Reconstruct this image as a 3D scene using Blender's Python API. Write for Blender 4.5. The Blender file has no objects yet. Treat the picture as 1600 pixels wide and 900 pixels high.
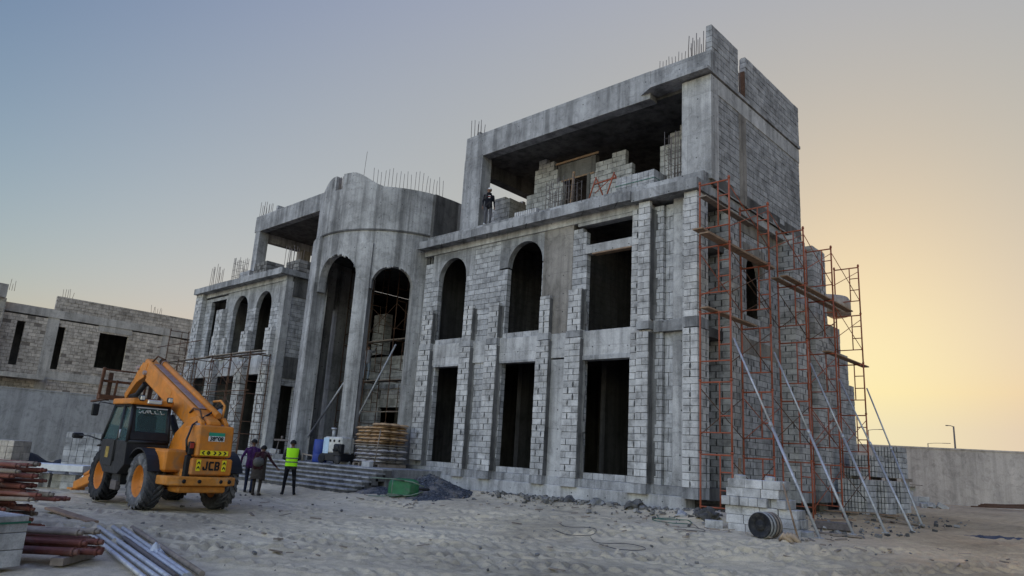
import bpy, bmesh, math, random
import numpy as np
from mathutils import Vector, Matrix, noise as mn
rnd = random.Random(7)
C = bpy.context.scene.collection
PI = math.pi
V = Vector

# ------------------------------------------------------------------ objects
def thing(name, label, cat, loc=(0, 0, 0), rz=0.0, group=None):
    o = bpy.data.objects.new(name, None); C.objects.link(o)
    o.empty_display_size = 0.2
    o.location = loc; o.rotation_euler = (0, 0, rz)
    o["label"] = label; o["category"] = cat
    if group: o["group"] = group
    return o

def tag(o, label, cat, group=None, kind=None):
    o["label"] = label; o["category"] = cat
    if group: o["group"] = group
    if kind: o["kind"] = kind
    return o

def root_matrix(o):
    m = Matrix.Translation(o.location) @ o.rotation_euler.to_matrix().to_4x4()
    if o.parent: m = root_matrix(o.parent) @ o.matrix_parent_inverse @ m
    return m

class MB:
    """collects faces; build() links them as ONE mesh object"""
    def __init__(s):
        s.v = []; s.f = []; s.t = []; s.m = []; s.sm = []
    def add(s, vs, fs, tone=0.5, mi=0, smooth=False):
        b = len(s.v); s.v.extend([tuple(p) for p in vs])
        for f in fs:
            s.f.append([b + i for i in f]); s.t.append(tone); s.m.append(mi); s.sm.append(smooth)
    def quadbox(s, P, tone=0.5, mi=0):
        # P: 8 points, 0-3 bottom ccw, 4-7 top ccw
        s.add(P, [(3, 2, 1, 0), (4, 5, 6, 7), (0, 1, 5, 4), (1, 2, 6, 5), (2, 3, 7, 6), (3, 0, 4, 7)], tone, mi)
    def box(s, x0, x1, y0, y1, z0, z1, tone=0.5, mi=0):
        s.quadbox([(x0, y0, z0), (x1, y0, z0), (x1, y1, z0), (x0, y1, z0), (x0, y0, z1), (x1, y0, z1), (x1, y1, z1), (x0, y1, z1)], tone, mi)
    def obox(s, c, sx, sy, sz, M=None, tone=0.5, mi=0, bev=0.0):
        """box centred at c, oriented by 3x3 M; bev chamfers the vertical outline and top/bottom"""
        M = M or Matrix.Identity(3); c = V(c)
        hx, hy, hz = sx / 2, sy / 2, sz / 2
        if bev <= 0:
            P = [(-hx, -hy, -hz), (hx, -hy, -hz), (hx, hy, -hz), (-hx, hy, -hz), (-hx, -hy, hz), (hx, -hy, hz), (hx, hy, hz), (-hx, hy, hz)]
            s.quadbox([c + M @ V(p) for p in P], tone, mi); return
        b = min(bev, hx * .9, hy * .9, hz * .9)
        def ring(z, ix, iy, k):
            x, y = hx - ix, hy - iy
            return [(-x + k, -y, z), (x - k, -y, z), (x, -y + k, z), (x, y - k, z), (x - k, y, z), (-x + k, y, z), (-x, y - k, z), (-x, -y + k, z)]
        rs = [ring(-hz, b, b, b * .5), ring(-hz + b, 0, 0, b), ring(hz - b, 0, 0, b), ring(hz, b, b, b * .5)]
        vs = [c + M @ V(p) for r in rs for p in r]
        fs = [tuple(range(7, -1, -1)), tuple(range(24, 32))]
        for k in range(3):
            for i in range(8):
                j = (i + 1) % 8; fs.append((k * 8 + i, k * 8 + j, k * 8 + 8 + j, k * 8 + 8 + i))
        s.add(vs, fs, tone, mi)
    def tube(s, pts, r, n=8, tone=0.5, mi=0, cap=True, smooth=True):
        """tube through pts; r a number or one per point"""
        pts = [V(p) for p in pts]; k = len(pts)
        rr = r if hasattr(r, '__len__') else [r] * k
        vs = []; fs = []; up = None
        for i, p in enumerate(pts):
            d = (pts[min(i + 1, k - 1)] - pts[max(i - 1, 0)])
            if d.length < 1e-9: d = V((0, 0, 1))
            d.normalize()
            if up is None: up = V((0, 0, 1)) if abs(d.z) < .9 else V((1, 0, 0))
            a = d.cross(up)
            if a.length < 1e-6: a = d.cross(V((1, 0, 0)))
            a.normalize(); b = a.cross(d).normalized(); up = b
            for j in range(n):
                t = 2 * PI * j / n; vs.append(p + a * (rr[i] * math.cos(t)) + b * (rr[i] * math.sin(t)))
        for i in range(k - 1):
            for j in range(n):
                j2 = (j + 1) % n; fs.append((i * n + j, i * n + j2, i * n + n + j2, i * n + n + j))
        if cap:
            s.add(vs, fs, tone, mi, smooth); b0 = len(s.v) - len(vs)
            for f in ([list(range(n))[::-1], [(k - 1) * n + j for j in range(n)]]):
                s.f.append([b0 + q for q in f]); s.t.append(tone); s.m.append(mi); s.sm.append(False)
        else: s.add(vs, fs, tone, mi, smooth)
    def lathe(s, prof, M=None, o=(0, 0, 0), n=24, tone=0.5, mi=0, smooth=True, a0=0, a1=2 * PI):
        """prof: (r, h) pairs, axis = local z of M at o"""
        M = M or Matrix.Identity(3); o = V(o); vs = []; fs = []
        full = abs(a1 - a0 - 2 * PI) < 1e-6; m = n if full else n + 1
        for (r, h) in prof:
            for j in range(m):
                t = a0 + (a1 - a0) * j / n; vs.append(o + M @ V((r * math.cos(t), r * math.sin(t), h)))
        for i in range(len(prof) - 1):
            for j in range(n):
                j2 = (j + 1) % m; fs.append((i * m + j, i * m + j2, (i + 1) * m + j2, (i + 1) * m + j))
        s.add(vs, fs, tone, mi, smooth)
    def prism(s, poly, M=None, o=(0, 0, 0), h0=0.0, h1=1.0, tone=0.5, mi=0, smooth=False):
        """2-D poly (ccw) in M's xy plane, extruded along M's z from h0 to h1"""
        M = M or Matrix.Identity(3); o = V(o); n = len(poly)
        vs = [o + M @ V((p[0], p[1], h0)) for p in poly] + [o + M @ V((p[0], p[1], h1)) for p in poly]
        s.add(vs, [tuple(range(n - 1, -1, -1)), tuple(range(n, 2 * n))], tone, mi)
        b = len(s.v) - 2 * n
        for i in range(n):
            j = (i + 1) % n; s.f.append([b + i, b + j, b + n + j, b + n + i]); s.t.append(tone); s.m.append(mi); s.sm.append(smooth)
    def build(s, name, mats, parent=None, world=True, bevel=0):
        me = bpy.data.meshes.new(name); me.from_pydata(s.v, [], s.f)
        at = me.attributes.new("tone", 'FLOAT', 'FACE'); at.data.foreach_set("value", s.t)
        me.polygons.foreach_set("material_index", s.m); me.polygons.foreach_set("use_smooth", s.sm)
        for m in (mats if isinstance(mats, (list, tuple)) else [mats]): me.materials.append(m)
        me.update()
        o = bpy.data.objects.new(name, me); C.objects.link(o)
        if parent is not None:
            o.parent = parent
            if world: o.matrix_parent_inverse = root_matrix(parent).inverted()
        if bevel:
            bm_ = o.modifiers.new("bevel", 'BEVEL'); bm_.width = bevel; bm_.segments = 2; bm_.limit_method = 'ANGLE'
        return o

def copy_tree(o, parent=None):
    c = o.copy(); C.objects.link(c)
    if parent is not None: c.parent = parent; c.matrix_parent_inverse = o.matrix_parent_inverse
    for ch in list(o.children): copy_tree(ch, c)
    return c

def rotm(ax, a): return Matrix.Rotation(a, 3, ax)
def smooth(x, a, b):
    t = np.clip((np.asarray(x, float) - a) / (b - a), 0, 1); return t * t * (3 - 2 * t)

# ------------------------------------------------------------------ materials
class NT:
    def __init__(s, name):
        s.mat = bpy.data.materials.new(name); s.mat.use_nodes = True
        s.n = s.mat.node_tree.nodes; s.l = s.mat.node_tree.links
        s.b = s.n["Principled BSDF"]; s.b.inputs["Specular IOR Level"].default_value = 0.25
    def node(s, t, **kw):
        x = s.n.new(t)
        for k, v in kw.items(): setattr(x, k, v)
        return x
    def link(s, a, b): s.l.new(a, b)
    def pos(s, scale=(1, 1, 1), obj=False):
        if obj: g = s.node("ShaderNodeTexCoord").outputs["Object"]
        else: g = s.node("ShaderNodeNewGeometry").outputs["Position"]
        m = s.node("ShaderNodeMapping"); m.inputs["Scale"].default_value = scale
        s.link(g, m.inputs["Vector"]); return m.outputs["Vector"]
    def noise(s, scale, detail=4, rough=.6, vec=None, dist=0):
        x = s.node("ShaderNodeTexNoise"); x.inputs["Scale"].default_value = scale; x.inputs["Detail"].default_value = detail
        x.inputs["Roughness"].default_value = rough; x.inputs["Distortion"].default_value = dist
        s.link(vec if vec is not None else s.pos(), x.inputs["Vector"]); return x.outputs["Fac"]
    def ramp(s, fac, stops):
        r = s.node("ShaderNodeValToRGB"); e = r.color_ramp.elements
        while len(e) < len(stops): e.new(0.5)
        for i, (p, c) in enumerate(stops):
            e[i].position = p; e[i].color = (c, c, c, 1) if not hasattr(c, '__len__') else (*c, 1)
        s.link(fac, r.inputs["Fac"]); return r.outputs["Color"]
    def mix(s, a, b, fac, mode='MIX'):
        x = s.node("ShaderNodeMix", data_type='RGBA', blend_type=mode)
        for v, k in ((a, "A"), (b, "B")):
            i = [q for q in x.inputs if q.name == k and q.type == 'RGBA'][0]
            if hasattr(v, 'links') or hasattr(v, 'is_output'): s.link(v, i)
            else: i.default_value = (*v, 1) if hasattr(v, '__len__') else (v, v, v, 1)
        f = x.inputs["Factor"]
        if hasattr(fac, 'is_output'): s.link(fac, f)
        else: f.default_value = fac
        return [q for q in x.outputs if q.type == 'RGBA'][0]
    def math(s, op, a, b=None):
        x = s.node("ShaderNodeMath", operation=op)
        for i, v in enumerate((a, b)):
            if v is None: continue
            if hasattr(v, 'is_output'): s.link(v, x.inputs[i])
            else: x.inputs[i].default_value = v
        return x.outputs[0]
    def attr(s, name="tone"):
        x = s.node("ShaderNodeAttribute", attribute_name=name); return x.outputs["Fac"]
    def bump(s, h, strength=.3, dist=.02):
        x = s.node("ShaderNodeBump"); x.inputs["Strength"].default_value = strength; x.inputs["Distance"].default_value = dist
        s.link(h, x.inputs["Height"]); s.link(x.outputs["Normal"], s.b.inputs["Normal"])
    def base(s, c):
        if hasattr(c, 'is_output'): s.link(c, s.b.inputs["Base Color"])
        else: s.b.inputs["Base Color"].default_value = (*c, 1)
    def rough(s, r):
        if hasattr(r, 'is_output'): s.link(r, s.b.inputs["Roughness"])
        else: s.b.inputs["Roughness"].default_value = r

def mat_block(name, tint=(1, 1, 1), lo=.27, hi=.45, smear=.4):
    t = NT(name); a = t.attr()
    c = t.ramp(a, [(0, tuple(lo * k for k in tint)), (1, tuple(hi * k for k in tint))])
    n1 = t.noise(3.2, 5, .65); c = t.mix(c, t.ramp(n1, [(.3, .5), (.5, .95), (.66, 1.15)]), 1, 'MULTIPLY')
    n5 = t.noise(.55, 5, .65); c = t.mix(c, t.ramp(n5, [(.34, .6), (.5, 1.0), (.7, 1.1)]), .6, 'MULTIPLY')
    n2 = t.noise(45, 3, .7); c = t.mix(c, t.ramp(n2, [(.3, .78), (.7, 1.12)]), 1, 'MULTIPLY')
    # mortar slurry run down over the faces
    v = t.pos((7, 7, 1.1)); n3 = t.noise(1.0, 4, .6, v)
    c = t.mix(c, tuple(.075 * k for k in tint), t.math('MULTIPLY', t.ramp(n3, [(.55, 0), (.68, 1)]), smear))
    t.base(c); t.rough(.95); t.bump(t.math('ADD', n2, t.math('MULTIPLY', n1, .6)), .5, .012); return t.mat

def mat_concrete(name, tint=(1, 1, 1), lo=.17, hi=.47, panel=True, streak=.62):
    t = NT(name)
    n1 = t.noise(.7, 6, .62); c = t.ramp(n1, [(.28, tuple(lo * k for k in tint)), (.5, tuple((lo * .4 + hi * .6) * k for k in tint)), (.72, tuple(hi * k for k in tint))])
    v = t.pos((2.6, 2.6, .16)); n2 = t.noise(1.0, 5, .65, v)
    c = t.mix(c, t.ramp(n2, [(.38, max(.12, 1 - streak * .8)), (.54, 1.0), (.72, 1.18)]), .85, 'MULTIPLY')
    n4 = t.noise(2.2, 5, .7, None, 1.5); c = t.mix(c, t.ramp(n4, [(.33, .5), (.5, 1.0), (.7, 1.12)]), .55, 'MULTIPLY')
    n3 = t.noise(30, 4, .75); c = t.mix(c, t.ramp(n3, [(.3, .75), (.65, 1.1)]), .8, 'MULTIPLY')
    h = t.math('ADD', t.math('MULTIPLY', n3, .5), n4)
    if panel:
        pw, ph = panel if isinstance(panel, tuple) else (1.22, 1.31)
        sp = t.node("ShaderNodeSeparateXYZ"); t.link(t.pos(), sp.inputs[0])
        cb = t.node("ShaderNodeCombineXYZ"); t.link(t.math('ADD', sp.outputs[0], sp.outputs[1]), cb.inputs[0]); t.link(sp.outputs[2], cb.inputs[1])
        bk = t.node("ShaderNodeTexBrick"); bk.offset = 0.37; bk.inputs["Scale"].default_value = 1
        bk.inputs["Brick Width"].default_value = pw; bk.inputs["Row Height"].default_value = ph
        bk.inputs["Mortar Size"].default_value = .006; bk.inputs["Mortar Smooth"].default_value = .6
        bk.inputs["Color1"].default_value = (1, 1, 1, 1); bk.inputs["Color2"].default_value = (.72, .72, .72, 1); bk.inputs["Mortar"].default_value = (.42, .42, .42, 1)
        t.link(cb.outputs[0], bk.inputs["Vector"])
        c = t.mix(c, bk.outputs["Color"], .75, 'MULTIPLY')
        h = t.math('SUBTRACT', h, t.math('MULTIPLY', bk.outputs["Fac"], .8))
        vo = t.node("ShaderNodeTexVoronoi", voronoi_dimensions='2D'); vo.inputs["Scale"].default_value = 1.55; vo.inputs["Randomness"].default_value = .12; t.link(cb.outputs[0], vo.inputs["Vector"])
        c = t.mix(c, (.03, .03, .03), t.math('MULTIPLY', t.ramp(vo.outputs["Distance"], [(.028, .9), (.045, 0)]), t.ramp(n4, [(.45, 0), (.5, 1)])))
    t.base(c); t.rough(.9); t.bump(h, .45, .02); return t.mat

def mat_simple(name, col, rough=.6, metal=0.0, var=.25, scale=8, obj=True, dirt=None, dirtcol=(.16, .13, .10), bump=.12, spec=.3):
    t = NT(name); v = t.pos(obj=obj)
    n = t.noise(scale, 5, .65, v); lo = tuple(k * (1 - var) for k in col); hi = tuple(min(1, k * (1 + var * .6)) for k in col)
    c = t.ramp(n, [(.3, lo), (.7, hi)])
    if dirt:
        n2 = t.noise(scale * .45, 6, .72, v, .8); c = t.mix(c, dirtcol, t.ramp(n2, [(.5, 0), (.72, dirt)]))
        t.rough(t.ramp(n2, [(.45, rough), (.7, min(1, rough + .35))]))
    else: t.rough(rough)
    t.base(c); t.b.inputs["Metallic"].default_value = metal; t.b.inputs["Specular IOR Level"].default_value = spec
    if bump: t.bump(t.noise(scale * 5, 3, .6, v), bump, .006)
    return t.mat

M = {}
M['block'] = mat_block("block_grey")
M['blockw'] = mat_block("block_sun_bleached", (1.0, .985, .96), .30, .52, .28)
M['blocktan'] = mat_block("block_tan", (1.0, .885, .74), .42, .70, .25)
M['mortar'] = mat_simple("mortar", (.06, .06, .06), .95, var=.4, scale=5, obj=False)
M['mortartan'] = mat_simple("mortar_tan", (.22, .19, .16), .95, var=.4, scale=5, obj=False)
M['conc'] = mat_concrete("raw_concrete")
M['conclight'] = mat_concrete("pale_concrete", (1, .99, .97), .28, .56, True, .5)
M['concdrum'] = mat_concrete("tower_concrete", (1, .99, .97), .18, .50, (.19, 2.1), .7)
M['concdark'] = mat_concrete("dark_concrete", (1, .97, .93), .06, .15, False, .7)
M['conctan'] = mat_concrete("tan_concrete", (1.0, .92, .82), .17, .33, True, .6)
M['househc'] = mat_concrete('house_concrete', (1, .93, .82), .36, .58, False, .4)
M['dark_coat'] = mat_concrete('dark_coat_concrete', (1, .99, .97), .07, .19, False, .6)  # darker tone for the right-hand sides of the pilasters
M['dark'] = mat_concrete("room_shade_concrete", (1, .97, .93), .045, .10, False, .6)  # indoor shade put into the concrete colour
M['render'] = mat_concrete("wall_render", (1, .99, .97), .31, .42, False, .35)
M['rendertan'] = mat_concrete("wall_render_warm", (1, .88, .77), .38, .48, False, .35)
M['rust'] = mat_simple("rebar_rust", (.10, .055, .035), .9, .0, .4, 14)
M['bars'] = mat_simple("rebar_grey", (.14, .12, .11), .8, .2, .4, 14)
M['redpaint'] = mat_simple("red_oxide_paint", (.30, .080, .040), .62, 0, .3, 9, True, .75, (.14, .10, .08))
M['redpipe'] = mat_simple("worn_red_pipe", (.165, .055, .040), .75, 0, .35, 5, True, .8, (.24, .18, .15))
M['galv'] = mat_simple("galvanised_pipe", (.42, .43, .45), .5, .45, .25, 7, True, .5, (.25, .23, .21))
M['wood'] = mat_simple("plank_wood", (.27, .18, .115), .85, 0, .4, 6, True, .5, (.14, .11, .09))
M['woodgrey'] = mat_simple("weathered_plank", (.22, .18, .145), .9, 0, .4, 6, True, .5, (.30, .27, .23))
M['black'] = mat_simple("black_plastic", (.022, .023, .025), .55, 0, .3, 8, True, .5, (.10, .09, .08))
M['white'] = mat_simple("chalk_white", (.68, .68, .66), .7, 0, .15, 6, True, .3, (.35, .33, .3))

# ------------------------------------------------------------------ scene, sky, sun, camera
sc = bpy.context.scene
SUN_AZ, SUN_EL = math.radians(-17.3), math.radians(8.0)     # from +Y, clockwise; the sun stands low behind the villa
def setup_world():
    w = bpy.data.worlds.new("World"); sc.world = w; w.use_nodes = True
    n, l = w.node_tree.nodes, w.node_tree.links
    bg = n["Background"]; sky = n.new("ShaderNodeTexSky"); sky.sky_type = 'NISHITA'; sky.sun_disc = False
    sky.sun_elevation = SUN_EL; sky.sun_rotation = SUN_AZ
    sky.altitude = 0; sky.air_density = 2; sky.dust_density = .5; sky.ozone_density = 3
    bg.inputs["Strength"].default_value = SKY_STRENGTH
    # dusty air: the glow round the sun rolls off channel by channel, c = s x^g / (1 + b x^g)
    sep = n.new("ShaderNodeSeparateColor"); comb = n.new("ShaderNodeCombineColor"); l.new(sky.outputs["Color"], sep.inputs["Color"])
    def m(op, a, b):
        x = n.new("ShaderNodeMath"); x.operation = op
        for i, v in enumerate((a, b)):
            if hasattr(v, 'is_output'): l.new(v, x.inputs[i])
            else: x.inputs[i].default_value = v
        return x.outputs[0]
    # direction: the lowest degrees of air keep one colour, dust veils the sky towards the sun, and the sky behind the camera is raised as added fill light
    tc = n.new("ShaderNodeTexCoord"); sx = n.new("ShaderNodeSeparateXYZ"); cx = n.new("ShaderNodeCombineXYZ"); l.new(tc.outputs["Generated"], sx.inputs[0])
    l.new(sx.outputs[0], cx.inputs[0]); l.new(sx.outputs[1], cx.inputs[1]); l.new(m('MAXIMUM', sx.outputs[2], .105), cx.inputs[2]); l.new(cx.outputs[0], sky.inputs["Vector"])
    bk = V((-.08, -.85, .52)).normalized()
    dt = m('ADD', m('ADD', m('MULTIPLY', sx.outputs[0], bk.x), m('MULTIPLY', sx.outputs[1], bk.y)), m('MULTIPLY', sx.outputs[2], bk.z))
    mr = n.new("ShaderNodeMapRange"); mr.interpolation_type = 'SMOOTHSTEP'; l.new(dt, mr.inputs["Value"])
    mr.inputs["From Min"].default_value = .22; mr.inputs["From Max"].default_value = .88; mr.inputs["To Min"].default_value = 0; mr.inputs["To Max"].default_value = 1
    sh = (math.sin(SUN_AZ), math.cos(SUN_AZ))
    d = m('MINIMUM', m('MAXIMUM', m('ADD', m('MULTIPLY', sx.outputs[0], sh[0]), m('MULTIPLY', sx.outputs[1], sh[1])), .35), 1.0); zc = m('MINIMUM', m('MAXIMUM', sx.outputs[2], .06), .6)
    for i, (g, b, w) in enumerate(((1.2, .05, (-2.2633, 1.5051, .484, .0552, -.1706, 1.3093, -2.4507, .8939, -.5622)), (1.2, .02, (-1.8053, .4697, .0135, -.5629, .112, .8436, -1.4735, 1.2129, -.2038)), (1.2, .4, (-.6399, .3904, .1163, -1.5784, .8399, -.115, -.7856, -.5746, 1.8298)))):
        p = m('POWER', m('MAXIMUM', sep.outputs[i], .05), g); e = w[0] + math.log(SKY_GAIN)
        for c_, t_ in ((w[1], d), (w[2], m('MULTIPLY', d, d)), (w[3], zc), (w[4], m('MULTIPLY', zc, zc)), (w[5], m('MULTIPLY', d, zc)), (w[6], m('MULTIPLY', d, m('MULTIPLY', d, d))), (w[7], m('MULTIPLY', d, m('MULTIPLY', d, zc))), (w[8], m('MULTIPLY', d, m('MULTIPLY', zc, zc)))): e = m('ADD', m('MULTIPLY', t_, c_), e)
        q = m('MULTIPLY', m('DIVIDE', p, m('ADD', m('MULTIPLY', p, b), 1.0)), m('EXPONENT', e, 0))
        l.new(m('MULTIPLY', q, m('ADD', m('MULTIPLY', mr.outputs[0], BACK_FILL[i]), 1.0)), comb.inputs[i])
    l.new(comb.outputs["Color"], bg.inputs["Color"])
BACK_FILL = (3.25, 2.72, 2.85); EXPO = 1.0; SKY_STRENGTH = 0.12; SKY_GAIN = 1 / (SKY_STRENGTH * 2 ** EXPO)
setup_world()
sun = bpy.data.lights.new("low_sun", 'SUN'); sun.energy = 1.8; sun.angle = math.radians(7); sun.color = (1, .72, .42)
so = bpy.data.objects.new("low_sun", sun); C.objects.link(so)
sd = V((math.sin(SUN_AZ) * math.cos(SUN_EL), math.cos(SUN_AZ) * math.cos(SUN_EL), math.sin(SUN_EL)))
so.rotation_euler = sd.to_track_quat('Z', 'Y').to_euler(); so.location = (0, 40, 30)
sc.view_settings.view_transform = 'Standard'; sc.view_settings.look = 'None'; sc.view_settings.gamma = 1
sc.view_settings.exposure = EXPO

cam = bpy.data.cameras.new("camera"); co = bpy.data.objects.new("camera", cam); C.objects.link(co); sc.camera = co
H_, P_, R_ = (math.radians(a) for a in (-43.5968, 13.3387, 3.46843))
f0 = V((math.sin(H_), math.cos(H_), 0)); r0 = V((math.cos(H_), -math.sin(H_), 0)); u0 = V((0, 0, 1))
fw = f0 * math.cos(P_) + u0 * math.sin(P_); up = -f0 * math.sin(P_) + u0 * math.cos(P_)
rt = r0 * math.cos(R_) + up * math.sin(R_); up2 = -r0 * math.sin(R_) + up * math.cos(R_)
co.matrix_world = Matrix.Translation((0, 0, 1.66)) @ Matrix((rt, up2, -fw)).transposed().to_4x4()
cam.sensor_width = 36; cam.lens = 1110.85 / 1600 * 36; cam.clip_end = 3000; cam.clip_start = .1
# ------------------------------------------------------------------ ground
def hgt(x, y):
    x = np.asarray(x, float); y = np.asarray(y, float)
    z = .28 * smooth(y, 11.5, 15.2) * smooth(x, -60, -48)
    z = z + smooth(x, -19, -9.5) * (.05 * smooth(y, 9, 14) - .03 * smooth(y, 15, 18) + .42 * smooth(y, 24, 38)) * 1.0
    z = z + .22 * np.exp(-((y - 17.3) / .75) ** 2) * smooth(x, -20, -17.5) * (1 - smooth(x, -9.2, -7.6))
    z = z + .14 * np.exp(-((x + 8.9) / 1.1) ** 2) * smooth(y, 16, 18) * (1 - smooth(y, 26, 30))
    return z
def hz(x, y): return float(hgt(x, y))

def vnoise(x, y, seed):
    """smooth value noise on arrays"""
    xi = np.floor(x).astype(np.int64); yi = np.floor(y).astype(np.int64); fx = x - xi; fy = y - yi
    def h(a, b):
        n = (a * 374761393 + b * 668265263 + seed * 1442695041) & 0xffffffff
        n = ((n ^ (n >> 13)) * 1274126177) & 0xffffffff
        return ((n ^ (n >> 16)) & 0xffff) / 65535.0
    u = fx * fx * (3 - 2 * fx); v = fy * fy * (3 - 2 * fy)
    return (h(xi, yi) * (1 - u) + h(xi + 1, yi) * u) * (1 - v) + (h(xi, yi + 1) * (1 - u) + h(xi + 1, yi + 1) * u) * v - .5
def fbm(x, y, seed, o=4):
    r = 0; a = 1.0
    for k in range(o): r = r + a * vnoise(x * 2 ** k, y * 2 ** k, seed + k); a *= .5
    return r
# tyre tracks: polylines of the wheel path, each left by a lugged tyre
TRACKS = [[(-19.5, 5.2), (-16, 6.6), (-12, 8.3), (-9, 10.3), (-6.6, 12.6), (-4.6, 15.6), (-3.8, 19), (-3.6, 26), (-4.5, 33)],
          [(-19, 3.4), (-15.5, 4.8), (-11.3, 6.5), (-7.9, 8.7), (-5.2, 11.2), (-3.0, 14.6), (-2.0, 19), (-1.8, 27), (-3, 34)],
          [(-24, 12.5), (-19, 11.2), (-15, 11.4), (-11.5, 12.6), (-8.5, 13.4), (-5.5, 13.2), (-2, 12)],
          [(-24, 10.6), (-19, 9.4), (-15, 9.6), (-11.5, 10.8), (-8.5, 11.5), (-5.5, 11.3), (-2, 10)],
          [(-14, 2.5), (-11.5, 5.5), (-9.2, 9), (-7.4, 12), (-6.2, 15)], [(-16, 9.0), (-12.5, 9.3), (-9.3, 10.6), (-6.4, 12.9), (-3.6, 16.5), (-2.2, 21)], [(-16, 7.3), (-12, 7.5), (-8.4, 9.0), (-5.2, 11.6), (-2.2, 15.6), (-.8, 21)],
          [(-18.5, 13.3), (-14.2, 13.4), (-11, 14.2), (-8, 14.4), (-4, 14.0)], [(-15.5, 3.6), (-12.6, 7.0), (-10.6, 11.0), (-9.4, 14)], [(-21, 8.6), (-17, 10.2), (-13, 13.0), (-10.5, 15.5)], [(-13.4, 5.4), (-10.6, 6.3), (-7, 8.4), (-4.6, 10.4), (-1.5, 12.5)], [(-12, 4.2), (-9.6, 5.5), (-6.5, 7.6), (-3, 10)]]
def crom(P, n=14):
    P = [np.array(p, float) for p in P]; P = [2 * P[0] - P[1]] + P + [2 * P[-1] - P[-2]]; o = []
    for i in range(1, len(P) - 2):
        for k in range(n):
            t = k / n; a, b, c, d = P[i - 1:i + 3]
            o.append(.5 * ((2 * b) + (c - a) * t + (2 * a - 5 * b + 4 * c - d) * t * t + (3 * b - a - 3 * c + d) * t ** 3))
    o.append(P[-2]); return np.array(o)
def relief(x, y):
    """small relief of the sand: drifts, ripples, footprints and tyre tracks"""
    mask = .4 + 1.5 * np.clip(vnoise(x * .45, y * .45, 91) + .35, 0, 1)
    z = .06 * fbm(x * .35, y * .35, 3, 3) + .022 * fbm(x * 1.3, y * 1.3, 11, 3) + mask * (.016 * fbm(x * 4.2, y * 4.2, 23, 3) + .016 * fbm(x * 8.5, y * 8.5, 29, 2))
    ph = (-.52 * x + .85 * y + .12 * fbm(x * .8, y * .8, 131, 3)) * 2 * PI / .21; rip = np.clip(vnoise(x * .55, y * .55, 141) + .42, 0, 1); z = z + .017 * rip * np.sin(ph) * (.5 + .9 * np.clip(vnoise(x * 2.3, y * 2.3, 151) + .4, 0, 1))
    pits = np.clip(vnoise(x * 2.9, y * 2.9, 41) - .12, 0, 1) ; z = z - .10 * pits
    z = z + .05 * np.clip(vnoise(x * 3.7, y * 3.7, 57) - .22, 0, 1)
    for ti, T in enumerate(TRACKS):
        L = crom(T); seg = np.diff(L, axis=0); ln = np.hypot(*seg.T); cum = np.concatenate([[0], np.cumsum(ln)])
        m = (x > L[:, 0].min() - 1) & (x < L[:, 0].max() + 1) & (y > L[:, 1].min() - 1) & (y < L[:, 1].max() + 1)
        if not m.any(): continue
        px, py = x[m], y[m]; bd = np.full(px.shape, 9.0); bs = np.zeros(px.shape)
        for i in range(len(seg)):
            dx, dy = px - L[i, 0], py - L[i, 1]; t = np.clip((dx * seg[i, 0] + dy * seg[i, 1]) / ln[i] ** 2, 0, 1)
            ex, ey = dx - t * seg[i, 0], dy - t * seg[i, 1]; d = np.hypot(ex, ey); sg = np.sign(seg[i, 0] * dy - seg[i, 1] * dx)
            k = d < np.abs(bd); bd[k] = (d * sg)[k]; bs[k] = (cum[i] + t * ln[i])[k]
        a = np.abs(bd); inside = 1 - smooth(a, .2, .27)
        lug = .5 + .5 * np.sin((bs * 1.0 + a * .8 * (1 if ti % 2 else -1)) * 2 * PI / .30)
        wear = np.clip(.55 + 1.1 * vnoise(bs * .6, bd * 2, 71 + ti), .15, 1)
        z[m] += wear * (inside * (-.08 + .15 * lug) + .05 * np.exp(-((a - .33) / .07) ** 2))
    return z
def grid_object(name, xs, ys, zf, mat, hole=None):
    X, Y = np.meshgrid(xs, ys); Z = zf(X.ravel(), Y.ravel()); nx, ny = len(xs), len(ys)
    co = np.stack([X.ravel(), Y.ravel(), Z], 1)
    i = np.arange(nx * ny).reshape(ny, nx); q = np.stack([i[:-1, :-1], i[:-1, 1:], i[1:, 1:], i[1:, :-1]], -1).reshape(-1, 4)
    me = bpy.data.meshes.new(name); me.vertices.add(len(co)); me.vertices.foreach_set("co", co.ravel())
    me.loops.add(q.size); me.loops.foreach_set("vertex_index", q.ravel().astype(np.int32))
    me.polygons.add(len(q)); me.polygons.foreach_set("loop_start", np.arange(0, q.size, 4, dtype=np.int32)); me.polygons.foreach_set("loop_total", np.full(len(q), 4, np.int32))
    me.polygons.foreach_set("use_smooth", np.ones(len(q), bool)); me.materials.append(mat); me.update(); me.validate()
    o = bpy.data.objects.new(name, me); C.objects.link(o); return o
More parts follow.
